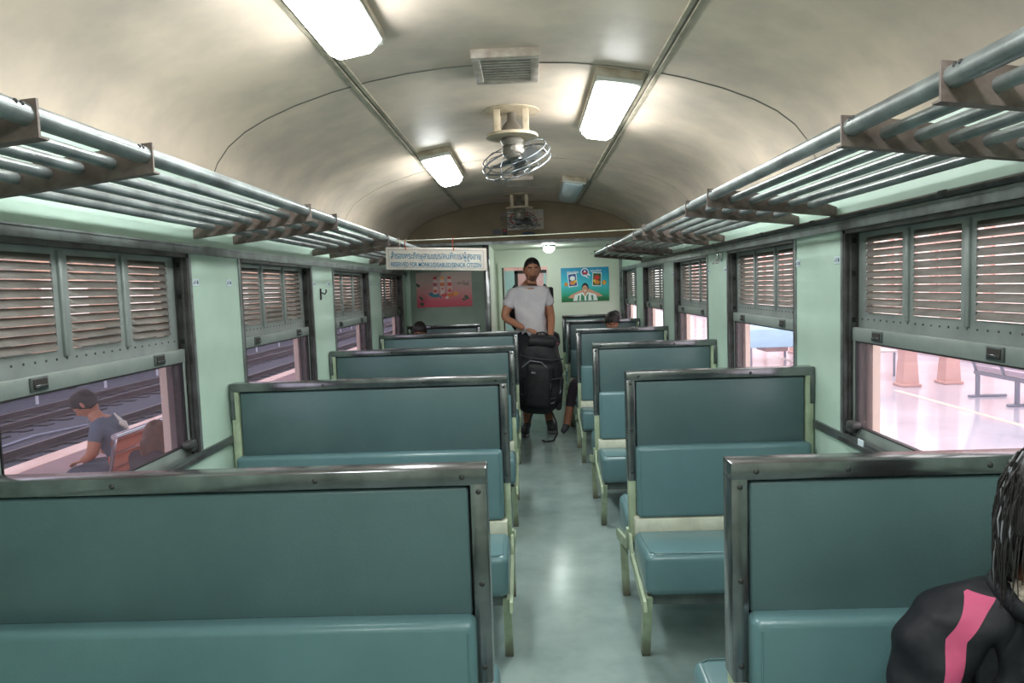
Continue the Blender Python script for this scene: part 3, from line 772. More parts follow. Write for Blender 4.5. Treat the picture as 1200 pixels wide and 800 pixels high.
f.text('RESERVED FOR MONKS/DISABLED/SENIOR CITIZEN', .05, .145, .945, .345, 0, .014)
under(f, 'sign_lettering', [M['blue'], mat('sign_border', (150, 156, 168), .5)], r, (sx0, YS, sz0))
for u in (.20, .675):
    x = sx0+u*w_; zb = sz0+h_+.004; wz = 1.757+.02*((x+.83)/1.53)
    b = MB(); b.tube([(x+.004, YS-.003, zb+(x-sx0)*tl+.012), (x-.003, YS-.006, zb+.05+(x-sx0)*tl), (x, YS+.004, wz), (x+.002, YS+.006, wz+.012), (x-.006, YS+.009, wz-.02)], .0026, 6)
    under(b, 'string', M['cord'], r, (sx0, YS, sz0))
b = MB(); b.tube([(-.80, YS+.004, 1.757), (-.4, YS+.004, 1.758), (.2, YS+.004, 1.766), (.70, YS+.004, 1.777)], .003, 8)
tag(b.build('hanging_wire', mat('wire_pale', (176, 180, 160), .5)), 'pale wire strung across the aisle between the two racks', 'wire')

# ------------------------------------------------------------------ seat number plates and hooks
def plate(side, y, label, glyph):
    x = XL if side < 0 else XR; s = -side
    r = thing('seat_number_plate', label, 'number plate', (x, y, 1.512), 'seat number plates on the pillars')
    b = MB(); x0, x1 = sorted((0, s*.003)); b.rbox(x0, x1, -.026, .026, -.0145, .0145, .001, 1); b.build('plate', M['plate'], r)
    b = MB(); xs = s*.0034; q = 1 if side > 0 else -1
    def pl(pts): b.add([(xs, -q*u, v) for u, v in pts], [tuple(range(len(pts)))])
    pl([(-.022, -.006), (-.011, -.006), (-.011, .008)]); pl([(-.004, -.006), (.0, -.006), (.0, .008), (-.004, .008)]); pl([(.008, -.006), (.021, -.006), (.018, .007), (.009, .008)])
    b.build('numeral', M['navy'], r)
for side, cnt in ((-1, 4), (1, 4)):
    nm = 'left' if side < 0 else 'right'
    for k in range(cnt):
        for j, yy in enumerate((2.715, 3.105 if side > 0 else 3.02)):
            if not (side < 0 and k == 3 and j == 1): plate(side, yy+D*k, '%s number plate on the %s pillar of the %s wall' % (('nearer', 'farther')[j], order[k], nm), j)
r = thing('coat_hook', 'black coat hook on the second left pillar', 'hook', (XL, 4.36, 1.45))
b = MB(); b.rbox(0, .006, -.012, .012, -.035, .035, .003, 2); b.build('hook_plate', M['black'], r)
b = MB(); b.tube([(.004, 0, .01), (.03, 0, .0), (.038, 0, .015), (.036, 0, .028)], .005, 8); b.build('hook_prong', M['track'], r)
for i, yy in enumerate((4.31, 4.39)):
    r = thing('bottle_opener', ('nearer' if i == 0 else 'farther')+' bright metal opener fixed high on the second right pillar', 'opener', (XR, yy, 1.60), 'metal openers on the right pillar')
    b = MB(); b.rbox(-.010, 0, -.016, .016, -.035, .035, .004, 2); b.build('opener_plate', M['chrome'], r)
    b = MB(); b.tube([(-.006, -.012, -.03), (-.03, -.012, -.045), (-.03, .012, -.045), (-.006, .012, -.03)], .004, 8); b.build('opener_loop', M['chrome'], r)
# ------------------------------------------------------------------ people
def skin(verts, edges, radii, sub=2, root=0):
    """grow one continuous surface over connected joints; returns verts, faces"""
    me = bpy.data.meshes.new('sk'); me.from_pydata([tuple(v) for v in verts], edges, []); me.update()
    o = bpy.data.objects.new('sk', me); COL.objects.link(o)
    o.modifiers.new('Skin', 'SKIN').use_smooth_shade = True
    for i, r in enumerate(radii):
        sv = me.skin_vertices[0].data[i]; sv.radius = (r, r) if not isinstance(r, tuple) else r; sv.use_root = (i == root)
    sb = o.modifiers.new('Sub', 'SUBSURF'); sb.levels = sub; sb.render_levels = sub
    dg = bpy.context.evaluated_depsgraph_get(); dg.update()
    m2 = bpy.data.meshes.new_from_object(o.evaluated_get(dg))
    V = [v.co.copy() for v in m2.vertices]; F = [tuple(p.vertices) for p in m2.polygons]
    bpy.data.objects.remove(o); bpy.data.meshes.remove(me); bpy.data.meshes.remove(m2)
    return V, F

def segdist(p, a, b):
    ab = b-a; t = max(0, min(1, (p-a).dot(ab)/max(ab.dot(ab), 1e-9)))
    return (p-(a+ab*t)).length, t

def head_pts(nu, nv, grow=0.0):
    V = []
    for i in range(nv+1):
        ph = PI*i/nv
        for j in range(nu):
            t = 2*PI*j/nu
            x, y, z = math.sin(ph)*math.sin(t), -math.sin(ph)*math.cos(t), math.cos(ph)    # j=0 faces -Y
            fx = 1.0; fy = 1.0
            if z < 0: fx = 1-.30*(-z)**1.6; fy = 1-.20*(-z)**2 if y < 0 else 1-.42*(-z)**1.3
            if z > 0: fx = fy = 1+.20*z*z
            X, Y, Z = x*.077*fx, y*.096*fy, (z*.120 if z < 0 else z*.114)
            front = max(0, -y)
            if grow == 0:
                Y -= .024*math.exp(-((X/.013)**2))*math.exp(-(((Z+.022)/.024)**2))*front          # nose
                Y += .010*(math.exp(-(((abs(X)-.030)/.016)**2))*math.exp(-(((Z-.008)/.014)**2)))*front   # eye sockets
                Y -= .005*math.exp(-(((Z-.030)/.012)**2))*front                                        # brow
                Y -= .007*math.exp(-((X/.022)**2))*math.exp(-(((Z+.066)/.010)**2))*front               # lips
                Y -= .008*math.exp(-((X/.028)**2))*math.exp(-(((Z+.100)/.018)**2))*front               # chin
            V.append(Vector((X*(1+grow), Y*(1+grow), Z*(1+grow))))
    F = [(i*nu+j, i*nu+(j+1) % nu, (i+1)*nu+(j+1) % nu, (i+1)*nu+j) for i in range(nv) for j in range(nu)]
    return V, F

def add_head(b, c, yaw, pitch, idx, scale=1.0, beard=False, roll=0):
    """idx: skin, brow/hair, lip, white, dark, beard material indices"""
    Rm = Matrix.Rotation(yaw, 4, 'Z') @ Matrix.Rotation(roll, 4, 'Y') @ Matrix.Rotation(pitch, 4, 'X')
    T = lambda p: Vector(c)+(Rm @ Vector(p))*scale
    V, F = head_pts(44, 34); mi = []
    for f in F:
        q = sum((V[i] for i in f), Vector())/len(f); m = idx['skin']
        if q.y < -.04:
            if abs(q.z-.034) < .006 and .012 < abs(q.x) < .050: m = idx['hair']
            elif abs(q.z+.066) < .0075 and abs(q.x) < .026: m = idx['lip']
            elif beard and (q.z < -.070 or (abs(q.z+.050) < .009 and abs(q.x) < .034) or (q.z < -.03 and abs(q.x) > .050)): m = idx['beard']
        elif beard and q.z < -.045 and q.y < 0: m = idx['beard']
        mi.append(m)
    b.add(V, F, mi, True, T)
    for s in (-1, 1):
        b.ball((s*.030, -.079, .008), .0115, .008, .0065, idx['white'], 12, 8, T)
        b.ball((s*.030, -.0865, .008), .0055, .003, .0058, idx['hair'], 8, 6, T)
        b.ball((s*.078, .008, -.004), .010, .020, .031, idx['skin'], 10, 8, T)
    return T

def hair_cap(mat_, c, yaw, pitch, parent, org, zf=.06, zb=-.05, long=0.0, scale=1.0, roll=0, grow=.07, thick=None):
    Rm = Matrix.Rotation(yaw, 4, 'Z') @ Matrix.Rotation(roll, 4, 'Y') @ Matrix.Rotation(pitch, 4, 'X')
    T = lambda p: Vector(c)+(Rm @ Vector(p))*scale
    V, F = head_pts(44, 34, grow); keep = []
    for f in F:
        q = sum((V[i] for i in f), Vector())/len(f)
        t = max(0, min(1, (q.y+.085)/.11))
        lim = zf*(1-t)+zb*t
        if q.z > lim: keep.append(f)
    if long:
        V = [Vector((v.x*(1+.25*max(0, min(1, (.03-v.z)/.1))), v.y+(.02 if v.z < 0 else 0), v.z-(long*max(0, min(1, (.02-v.z)/.08)) if v.y > -.05 else 0))) for v in V]
    V = [v+Vector((random.uniform(-1, 1), random.uniform(-1, 1), random.uniform(-1, 1)))*.0012 for v in V]
    used = sorted({i for f in keep for i in f}); mp = {i: k for k, i in enumerate(used)}
    b = MB(); b.add([V[i] for i in used], [tuple(mp[i] for i in f) for f in keep], 0, True, T)
    o = b.build('hair', mat_, parent, 80, org); o.location = (0, 0, 0)
    so = o.modifiers.new('thick', 'SOLIDIFY'); so.thickness = thick or .008; so.offset = 0
    return o

def hand_geo(b, wrist, fwd, side, mi, curl=.6, s=1.0, thumb=1):
    """palm and five fingers; fwd: direction of the fingers, side: palm normal"""
    wrist = Vector(wrist); fwd = Vector(fwd).normalized(); nrm = Vector(side); nrm = (nrm-fwd*nrm.dot(fwd)).normalized(); lat = fwd.cross(nrm)
    V = [wrist, wrist+fwd*.045*s, wrist+fwd*.085*s]; E = [(0, 1), (1, 2)]; R = [(.026*s, .018*s), (.036*s, .016*s), (.036*s, .013*s)]
    v, f = skin(V, E, R, 2); b.add(v, f, mi, True)
    for k, (off, ln) in enumerate(((-.030, .062), (-.010, .074), (.011, .070), (.030, .056))):
        p = wrist+fwd*.078*s+lat*off*s; d = fwd.copy(); pts = [p-fwd*.02*s, p]
        for j, fr in enumerate((.45, .32, .25)):
            a = curl*(.5+.35*j); d = (d*math.cos(a)+nrm*math.sin(a)).normalized(); p = p+d*ln*fr*s; pts.append(p)
        v, f = skin(pts, [(i, i+1) for i in range(4)], [.0095*s, .0095*s, .009*s, .008*s, .007*s], 1); b.add(v, f, mi, True)
    p = wrist+fwd*.025*s-lat*.026*s*thumb; d = (fwd*.6-lat*.7*thumb+nrm*.35).normalized(); pts = [p]
    for ln in (.034, .028, .022):
        p = p+d*ln*s; pts.append(p); d = (d+fwd*.5+nrm*.25).normalized()
    v, f = skin(pts, [(0,1),(1,2),(2,3)], [.012*s, .011*s, .010*s, .008*s], 1); b.add(v, f, mi, True)

def body(name, label, org, J, rad, regions, mats, head=None, hands=(), group=None):
    """J: joint name -> point; one continuous figure. regions: list of (jointA, jointB, t0, material index)"""
    r = thing(name, label, 'person', org, group)
    order_ = list(J.keys()); ix = {k: i for i, k in enumerate(order_)}
    links = [('pelvis','belly'),('belly','chest'),('chest','neckb'),('neckb','neck'),('neck','skull'),
             ('chest','sL'),('sL','eL'),('eL','wL'),('chest','sR'),('sR','eR'),('eR','wR'),
             ('pelvis','hL'),('hL','kL'),('kL','aL'),('aL','tL'),('pelvis','hR'),('hR','kR'),('kR','aR'),('aR','tR')]
    E = [(ix[a], ix[b_]) for a, b_ in links if a in ix and b_ in ix]
    V, F = skin([J[k] for k in order_], E, [rad[k] for k in order_], 2, ix['pelvis'])
    b = MB(); mi = []
    segs = [(Vector(J[a]), Vector(J[c_]), rad[a], rad[c_], ts) for a, c_, ts in regions if a in J and c_ in J]
    for f in F:
        q = sum((V[i] for i in f), Vector())/len(f); best = (9e9, 0)
        for a, c_, ra, rc, ts in segs:
            ra = ra[0] if isinstance(ra, tuple) else ra; rc = rc[0] if isinstance(rc, tuple) else rc
            d, t = segdist(q, a, c_); d = d/(ra*(1-t)+rc*t)
            if d < best[0]:
                m = ts[0][1]
                for t0, mm in ts:
                    if t >= t0: m = mm
                best = (d, m)
        mi.append(best[1])
    b.add(V, F, mi, True)
    for h in hands: hand_geo(b, *h)
    if head: add_head(b, **head)
    o = b.build('body', mats, r, 70, org); o.location = (0, 0, 0)
    return r

RAD = dict(pelvis=(.150,.105), belly=(.135,.10), chest=(.150,.105), neckb=(.075,.06), neck=(.053,.055), skull=(.05,.055),
           sL=.062, eL=.043, wL=.029, sR=.062, eR=.043, wR=.029,
           hL=.088, kL=.060, aL=.042, tL=.034, hR=.088, kR=.060, aR=.042, tR=.034)
def regs(shirt, sleeve_t, pants, pant_t, skin_, shoe):
    S = [(0, shirt)]
    return [('pelvis','belly',[(0, pants), (.5, shirt)]), ('belly','chest',S), ('chest','neckb',[(0, shirt), (.8, skin_)]), ('neckb','neck',[(0, skin_)]), ('neck','skull',[(0, skin_)]),
            ('chest','sL',S), ('sL','eL',[(0, shirt), (sleeve_t, skin_)]), ('eL','wL',[(0, skin_ if sleeve_t <= 1 else shirt)]),
            ('chest','sR',S), ('sR','eR',[(0, shirt), (sleeve_t, skin_)]), ('eR','wR',[(0, skin_ if sleeve_t <= 1 else shirt)]),
            ('pelvis','hL',[(0, pants)]), ('hL','kL',[(0, pants)]), ('kL','aL',[(0, pants), (pant_t, skin_)]), ('aL','tL',[(0, shoe)]),
            ('pelvis','hR',[(0, pants)]), ('hR','kR',[(0, pants)]), ('kR','aR',[(0, pants), (pant_t, skin_)]), ('aR','tR',[(0, shoe)])]
HI = dict(skin=0, hair=1, lip=2, white=3, beard=4)

# --- the man in the aisle (viewer's left is his right)
org = (.03, 7.0, 0)
J = dict(pelvis=(.035,7.02,.93), belly=(.03,7.01,1.08), chest=(.015,7.0,1.30), neckb=(.02,6.985,1.445), neck=(.035,6.965,1.50), skull=(.045,6.95,1.58),
         sL=(.172,7.0,1.385), eL=(.225,7.02,1.13), wL=(.205,6.86,.955), sR=(-.152,6.99,1.385), eR=(-.245,6.93,1.16), wR=(-.045,6.80,1.055),
         hL=(.125,7.03,.88), kL=(.150,7.03,.48), aL=(.175,7.10,.085), tL=(.195,6.95,.045), hR=(-.055,7.02,.88), kR=(-.05,6.95,.48), aR=(-.045,6.98,.085), tR=(-.07,6.82,.045))
mats_man = [M['skin'], M['hair'], M['lip'], M['eyew'], M['beard'], M['tshirt'], M['trouser'], M['shoe']]
hp = dict(c=(.047, 6.925, 1.618), yaw=.12, pitch=.20, idx=HI, beard=True, scale=1.02)
man = body('person', 'bearded man in a light grey T-shirt standing in the aisle holding a large black backpack', org, J, RAD,
           regs(5, .5, 6, .62, 0, 7), mats_man, hp,
           hands=(((-.03, 6.795, 1.05), (1, -.25, -.35), (0, .3, -1), 0, .75, .95, -1), ((.205, 6.86, .955), (-.25, -.6, -.75), (-1, 0, .2), 0, .8, .95, 1)))
hair_cap(M['hair'], hp['c'], .10, .22, man, org, zf=.080, zb=-.045, scale=1.01, grow=.02, thick=.004)
# T-shirt: torso and short sleeves as cloth over the body
V, F = skin([(.035,7.02,.90),(.032,7.01,1.05),(.015,7.0,1.29),(.024,6.982,1.462),(.172,7.0,1.385),(.205,7.01,1.245),(-.152,6.99,1.385),(-.208,6.955,1.24)],
            [(0,1),(1,2),(2,3),(2,4),(4,5),(2,6),(6,7)], [(.168,.120),(.155,.118),(.168,.122),(.074,.066),.076,.066,.076,.068], 3, 0)
V = [v+Vector((.004*math.sin(v.z*55+v.x*20), .004*math.sin(v.z*48+v.x*33), 0)) for v in V]
b = MB(); b.add(V, F, 0, True)
o = b.build('t_shirt', M['tshirt'], man, 80, org); o.location = (0, 0, 0); o['label'] = 'light grey T-shirt'
for s, (tx, ty, ax) in enumerate(((.195, 6.95, .175), (-.07, 6.82, -.045))):
    b = MB(); b.rbox(tx-.045, tx+.045, ty-.07, ty+.19, 0.001, .028, .012, 3)
    b.rbox(tx-.040, tx+.040, ty-.06, ty+.18, .02, .085, .028, 4, 1)
    for k in range(3): b.tube([(tx-.025, ty+.02+.03*k, .083), (tx+.025, ty+.02+.03*k, .083)], .004, 6, 2)
    o = b.build('shoe', [M['sole'], M['shoe'], M['packgrey']], man, 60, org); o.location = (0, 0, 0)

# --- backpacks
def pack(name, label, c, w, d, h, lean, parts):
    r = thing(name, label, 'backpack', c)
    def fn(p):
        k = (p.z+h/2)/h
        sx = 1-.22*max(0, k-.55)/.45-.10*max(0, .25-k)/.25
        return Vector((p.x*sx+.012*math.sin(p.z*21+p.y*9), p.y*(1-.12*abs(k-.5))+.010*math.sin(p.z*17+p.x*14), p.z))
    def finish(b, nm, m):
        o = b.build(nm, m, r, 70); o.rotation_euler = lean; return o
    b = MB(); bm = bmesh.new(); bmesh.ops.create_cube(bm, size=1); bmesh.ops.subdivide_edges(bm, edges=bm.edges[:], cuts=9, use_grid_fill=True)
    bm.verts.index_update(); V = []
    for v in bm.verts:                                     # superellipsoid bag
        p = v.co*2; q = Vector(p); nrm = (abs(q.x)**4+abs(q.y)**4+abs(q.z)**5)**.24
        q = q/max(nrm, 1e-6); V.append(fn(Vector((q.x*w/2, q.y*d/2, q.z*h/2))))
    b.add(V, [[v.index for v in f.verts] for f in bm.faces], 0, True); bm.free()
    finish(b, 'main_compartment', M['pack'])
    return r, finish, fn
r, fin, fn = pack('backpack', 'large black trekking backpack held upright in the aisle before the man', (.085, 6.60, .615), .42, .30, .71, (.04, .10, 0), None)
b = MB(); b.rbox(-.165, .165, -.155, .14, .285, .385, .045, 4, fn=fn); fin(b, 'lid', M['pack'])
b = MB(); b.rbox(-.140, .115, -.205, -.115, -.27, .15, .05, 4); fin(b, 'front_pocket', M['pack'])
b = MB(); b.rbox(.165, .225, -.10, .09, -.30, .02, .028, 4); fin(b, 'side_pocket', M['pack'])
b = MB(); b.tube([(-.17, -.175, .10), (-.10, -.200, .165), (-.0, -.205, .16), (.07, -.195, .10), (.10, -.185, -.05), (.09, -.18, -.20)], .006, 8)
b.tube([(.06, -.17, -.24), (.14, -.14, -.22), (.20, -.10, -.12), (.215, -.06, -.02)], .007, 8); fin(b, 'piping', M['packgrey'])
b = MB()
for z in (.20, .02, -.16): b.tube([(-.2, -.1, z), (-.12, -.185, z-.01), (.10, -.185, z-.02), (.2, -.1, z-.01)], .007, 6)
fin(b, 'compression_strap', mat('strap_dark', (50, 52, 56), .6))
b = MB(); b.rbox(-.085, -.045, -.222, -.204, .05, .066, .004, 2); fin(b, 'badge', M['packgrey'])
b = MB(); b.tube([(-.06, .0, .37), (-.05, -.01, .405), (.0, -.02, .415), (.04, -.01, .40), (.05, 0, .37)], .009, 8); fin(b, 'grab_handle', M['pack'])
b = MB(); b.tube([(.14, -.03, -.33), (.185, -.06, -.42), (.20, -.09, -.52), (.17, -.10, -.585), (.10, -.10, -.60), (.06, -.1, -.59)], .009, 8); fin(b, 'hip_strap', M['pack'])
b = MB(); b.tube([(-.04, -.05, -.33), (-.075, -.07, -.45), (-.11, -.08, -.58)], .010, 8); fin(b, 'hip_strap', M['pack'])
r2, fin, fn = pack('backpack', 'smaller black backpack worn on the back of the man in the aisle', (.02, 7.21, 1.20), .40, .19, .50, (-.04, 0, 0), None)
b = MB()
for s in (-1, 1): b.tube([(s*.12, -.06, .20), (s*.150, -.13, .262), (s*.165, -.18, .235), (s*.20, -.16, .14), (s*.205, -.12, .0), (s*.19, -.06, -.12)], .013, 8)
fin(b, 'shoulder_strap', M['pack'])
b = MB(); b.rbox(.165, .235, -.14, .02, .06, .24, .022, 4); fin(b, 'side_pocket', M['pack'])
b = MB(); b.tube([(.12, .0, -.2), (.21, -.06, -.23), (.245, -.16, -.25), (.255, -.22, -.31), (.24, -.22, -.36)], [.03, .034, .036, .032, .02], 10); b.tube([(.250, -.25, -.315), (.235, -.25, -.35)], .017, 8, 1)
fin(b, 'hip_belt', [M['pack'], M['pink']])

# --- seated people inside
def seated(label, x, y, zs, face, lean=0.0, k=1.0, mats=None, sleeve=.5, pant=.8, hairkw=None, hairmat=None, foot=None, knees=None, handrest=True, group=None, beard=False, yaw=None, headpitch=.1, heights=None, narrow=1.0, drop=0.0):
    """x, y: hip position; zs: seat height; face: unit direction (fx, fy)"""
    fx, fy = face; lx, ly = -fy, fx                     # his left is counter-clockwise from facing
    def P(f, l, z): return (x+(fx*f+lx*l)*k, y+(fy*f+ly*l)*k, z)
    h = lambda z: zs+(z if z < .12 else .12+(z-.12)*(1-drop))*k
    ln = lean
    sy = h(.0)
    J = dict(pelvis=P(0,0,h(.10)), belly=P(.01+ln*.12,0,h(.24)), chest=P(ln*.34,0,h(.44)), neckb=P(.02+ln*.48,0,h(.575)), neck=P(.03+ln*.53,0,h(.62)), skull=P(.04+ln*.58,0,h(.69)),
             sL=P(ln*.42,.165*narrow,h(.515)), eL=P(.06+ln*.3,.235*narrow,h(.28)), wL=P(.27+ln*.1,.14,h(.20)), sR=P(ln*.42,-.165*narrow,h(.515)), eR=P(.06+ln*.3,-.235*narrow,h(.28)), wR=P(.27+ln*.1,-.14,h(.20)),
             hL=P(.04,.09,h(.085)), kL=P(.43,.12,h(.085)), aL=P(.42,.12,.09), tL=P(.54,.13,.045), hR=P(.04,-.09,h(.085)), kR=P(.43,-.12,h(.085)), aR=P(.42,-.12,.09), tR=P(.54,-.13,.045))
    if heights is not None:
        for q in ('aL','tL','aR','tR'): J[q] = (J[q][0], J[q][1], J[q][2]+heights)
    if knees: J.update(knees)
    rad = {a: (tuple(v*k for v in c_) if isinstance(c_, tuple) else c_*k) for a, c_ in RAD.items()}
    c = P(.065+ln*.60, 0, h(.745))
    yw = math.atan2(fx, -fy) if yaw is None else yaw
    org = (x, y, zs)
    hands = ()
    if handrest:
        hands = ((J['wL'], (fx-lx*.4, fy-ly*.4, -.25), (0, 0, -1), 0, .45, .9*k, 1), (J['wR'], (fx+lx*.4, fy+ly*.4, -.25), (0, 0, -1), 0, .45, .9*k, -1))
    r = body('person', label, org, J, rad, regs(5, sleeve, 6, pant, 0, 7), mats, dict(c=c, yaw=yw, pitch=headpitch, idx=HI, scale=k*.98, beard=beard), hands, group)
    hk = dict(zf=.06, zb=-.06, scale=k*.98, grow=.07); hk.update(hairkw or {})
    hair_cap(hairmat or M['hair'], c, yw, headpitch, r, org, **hk)
    return r, J, c, org, yw
def pm(shirt, pants, skin_='skin2', shoe='shoe', hair='hair'): return [M[skin_], M[hair], M['lip'], M['eyew'], M['beard'], M[shirt] if isinstance(shirt, str) else shirt, M[pants] if isinstance(pants, str) else pants, M[shoe]]

# pink cloth bands sewn on the jacket: x follows height in a bent line, on the front of the right shoulder and sleeve
def banded(m, org):
    nt = m.node_tree; N = nt.nodes; L = nt.links; bs = N['Principled BSDF']
    tc = N.new('ShaderNodeTexCoord'); sp = N.new('ShaderNodeSeparateXYZ'); L.new(tc.outputs['Object'], sp.inputs[0])
    def mth(op, a, b_, c_=None):
        q = N.new('ShaderNodeMath'); q.operation = op
        for i, v in enumerate((a, b_, c_)):
            if v is None: continue
            if isinstance(v, (int, float)): q.inputs[i].default_value = v
            else: L.new(v, q.inputs[i])
        return q.outputs[0]
    ramp = N.new('ShaderNodeFloatCurve')
    X, Y, Z = sp.outputs
    zz = mth('ADD', Z, org[2]); xx = mth('ADD', X, org[0]); yy = mth('ADD', Y, org[1])
    hi = mth('MULTIPLY_ADD', mth('SUBTRACT', zz, .862), .80, .668); lo = mth('MULTIPLY_ADD', mth('SUBTRACT', zz, .862), .22, .668)
    ctr = mth('MAXIMUM', hi, lo)
    b1 = mth('LESS_THAN', mth('ABSOLUTE', mth('SUBTRACT', xx, ctr), 0), .0135)
    b1 = mth('MULTIPLY', b1, mth('LESS_THAN', zz, .928)); b1 = mth('MULTIPLY', b1, mth('LESS_THAN', yy, org[1]-.04))
    b2 = mth('MULTIPLY', mth('LESS_THAN', xx, .592), mth('LESS_THAN', mth('ABSOLUTE', mth('SUBTRACT', zz, .872), 0), .024))
    fac = mth('MAXIMUM', b1, b2)
    mx = N.new('ShaderNodeMix'); mx.data_type = 'RGBA'; L.new(fac, mx.inputs['Factor'])
    old = bs.inputs['Base Color'].links[0].from_socket; L.new(old, mx.inputs['A']); mx.inputs['B'].default_value = (*lin((170, 70, 104)), 1)
    L.new(mx.outputs['Result'], bs.inputs['Base Color'])
    N.remove(ramp)
    return m
# woman at the lower right
wr, J, c, worg, yw = seated('dark-haired woman in black jacket with pink bands seated at the lower right', .835, 1.19, .415, (-.12, -.99), lean=.10, k=.88,
       mats=pm('jacket', 'trouser'), sleeve=2.0, hairkw=dict(zf=.055, zb=-.13, long=.05, grow=.16), headpitch=.12, narrow=.92)
# jacket over the body, sloping shoulders
A = {q: Vector(J[q]) for q in J}
sh = {}
for q in 'LR':
    inn = A['chest']*.45+A['s'+q]*.55; inn.z = A['s'+q].z+.022
    out = A['s'+q]+(A['s'+q]-A['chest']).normalized()*.032; out.z = A['s'+q].z-.018
    sh[q] = (inn, out)
V, F = skin([A['pelvis'], A['belly'], A['chest'], A['neckb']+Vector((0,0,-.015)), sh['L'][0], sh['L'][1], A['eL'], A['wL'], sh['R'][0], sh['R'][1], A['eR'], A['wR']],
            [(0,1),(1,2),(2,3),(2,4),(4,5),(5,6),(6,7),(2,8),(8,9),(9,10),(10,11)], [(.17,.125),(.16,.125),(.165,.125),(.085,.08),.075,.074,.066,.046,.075,.074,.066,.046], 4, 0)
rng = random.Random(3)
V = [v+Vector((.004*math.sin(v.z*70+v.x*45), .005*math.sin(v.z*55-v.x*60), .003*math.sin(v.x*70+v.y*40))) for v in V]
b = MB(); b.add(V, F, 0, True)
nb = A['neckb']
b.tube([(nb.x+.075*math.cos(t), nb.y+.068*math.sin(t)-.01, nb.z+.012-.03*(math.sin(t) < 0)*abs(math.sin(t))) for t in [2*PI*i/24 for i in range(24)]], .020, 8, closed=True)
o = b.build('jacket', banded(M['jacket'], worg), wr, 80, worg); o.location = (0, 0, 0); o['label'] = 'black windbreaker with pink bands'
b = MB()                                            # patterned scarf in the collar opening
b.tube([(nb.x+.06*math.cos(t), nb.y-.025+.055*math.sin(t), nb.z+.015-.02*max(0, -math.sin(t))) for t in [PI*(.9+1.2*i/14) for i in range(15)]], .02, 8)
o = b.build('scarf', mat('scarf', (190, 178, 160), .7, rgb2=(40, 36, 36), scale=70), wr, 80, worg); o.location = (0, 0, 0)
b = MB()                                            # loose strands
for i in range(170):
    a = rng.uniform(-.3, PI+.3); a = rng.choice([PI+rng.uniform(-.9, .9), rng.uniform(0, PI)])
    rx, ry = .082*math.cos(a), .094*math.sin(a)+.01
    z0 = rng.uniform(.03, .10); L_ = rng.uniform(.12, .22); s_ = math.sqrt(max(.05, 1-(z0/.13)**2))
    pts = []
    for j in range(6):
        t = j/5; e = s_+(1.05-s_)*min(1, t*2); wv = .006*math.sin(t*7+i)
        pts.append((c[0]+rx*e+wv, c[1]+ry*e+wv*.6, c[2]+z0-L_*t))
    b.tube(pts, [.0016, .0017, .0016, .0014, .0011, .0006], 5, 1 if i % 9 == 0 else 0)
o = b.build('hair_strands', [M['hair'], mat('grey_hair', (120, 122, 126), .4)], wr, 80, worg); o.location = (0, 0, 0)

# passengers further back, only heads and some limbs show
seated('black-haired passenger seated against the dull green partition, only the head showing', -1.09, 7.15, .43, (0, -1), k=.83, lean=.15, headpitch=.6, narrow=.65, mats=pm('trouser', 'trouser'))
seated('black-haired passenger seated against the end wall at the right window', 1.03, 8.55, .43, (0, -1), k=.82, lean=.12, headpitch=.6, narrow=.55, mats=pm('greytee', 'trouser'))
seated('black-haired passenger on the fifth right bench with knees turned into the aisle', .84, 7.17, .43, (-.1, -.99), k=.87, lean=.15, headpitch=.6,  mats=pm(mat('purple_top', (86, 74, 110), .8), mat('maroon', (52, 42, 54), .8)),
       pant=.55, knees=dict(kR=(.42, 6.90, .50), aR=(.335, 6.83, .085), tR=(.29, 6.73, .045)))

# ------------------------------------------------------------------ outside, left: platform, track, sitters
PZ = -.40
b = MB(); b.box(-5.66, XL-.25, -6, 60, PZ-.6, PZ); struct(b.build('platform_left', M['platl']), 'paved left platform beside the tracks', 'platform')
b = MB(); b.box(-5.97, -5.66, -6, 60, PZ-.6, PZ+.004); struct(b.build('kerb_left', M['edge']), 'pale kerb along the edge of the left platform', 'kerb')
b = MB(); b.box(-30, -5.97, -10, 90, -1.3, -1.16); struct(b.build('ground_ballast', M['ballast']), 'dark stone ballast of the railway yard', 'ground')
for i, xc in enumerate((-8.25, -11.3)):
    r = thing('railway_track', ('track of two rails next to the left platform', 'track of two rails farther across the yard')[i], 'track', (xc, 20, -1.16))
    for s in (-1, 1):
        b = MB(); b.box(s*.5-.03, s*.5+.03, -30, 60, .12, .17); b.box(s*.5-.01, s*.5+.01, -30, 60, .04, .13); b.box(s*.5-.06, s*.5+.06, -30, 60, .02, .045); b.build('rail', M['rail'], r)
    b = MB()
    for k in range(140): b.box(-.95, .95, -30+.65*k, -29.78+.65*k, -.05, .03)
    b.build('sleepers', M['sleeper'], r)['kind'] = 'stuff'
b = MB(); rr = random.Random(5); V = []; F = []; n1, n2 = 120, 8
for i in range(n1+1):
    for j in range(n2+1): V.append((-14.2-.5*j/n2+rr.uniform(-.35, .35), -8+90*i/n1, -1.2+(1.5+.5*math.sin(i*.6))*j/n2))
for i in range(n1):
    for j in range(n2): F.append((i*(n2+1)+j, i*(n2+1)+j+1, (i+1)*(n2+1)+j+1, (i+1)*(n2+1)+j))
b.add(V, F, 0, True); tag(b.build('hedge', M['hedge']), 'dark hedge bank beyond the railway tracks', 'hedge', kind='stuff')
b = MB(); b.box(-20, -19.6, -10, 110, -1.2, 6.0)
for k in range(20): b.box(-19.6, -19.5, -8+6*k, -5+6*k, .8, 2.4, 1)
struct(b.build('wall_far_left', [M['station'], M['farwall']]), 'far station building beyond the hedge', 'wall')
b = MB(); b.tube([(-12.9, -2, -.35), (-12.9, 60, -.35)], .05, 8)
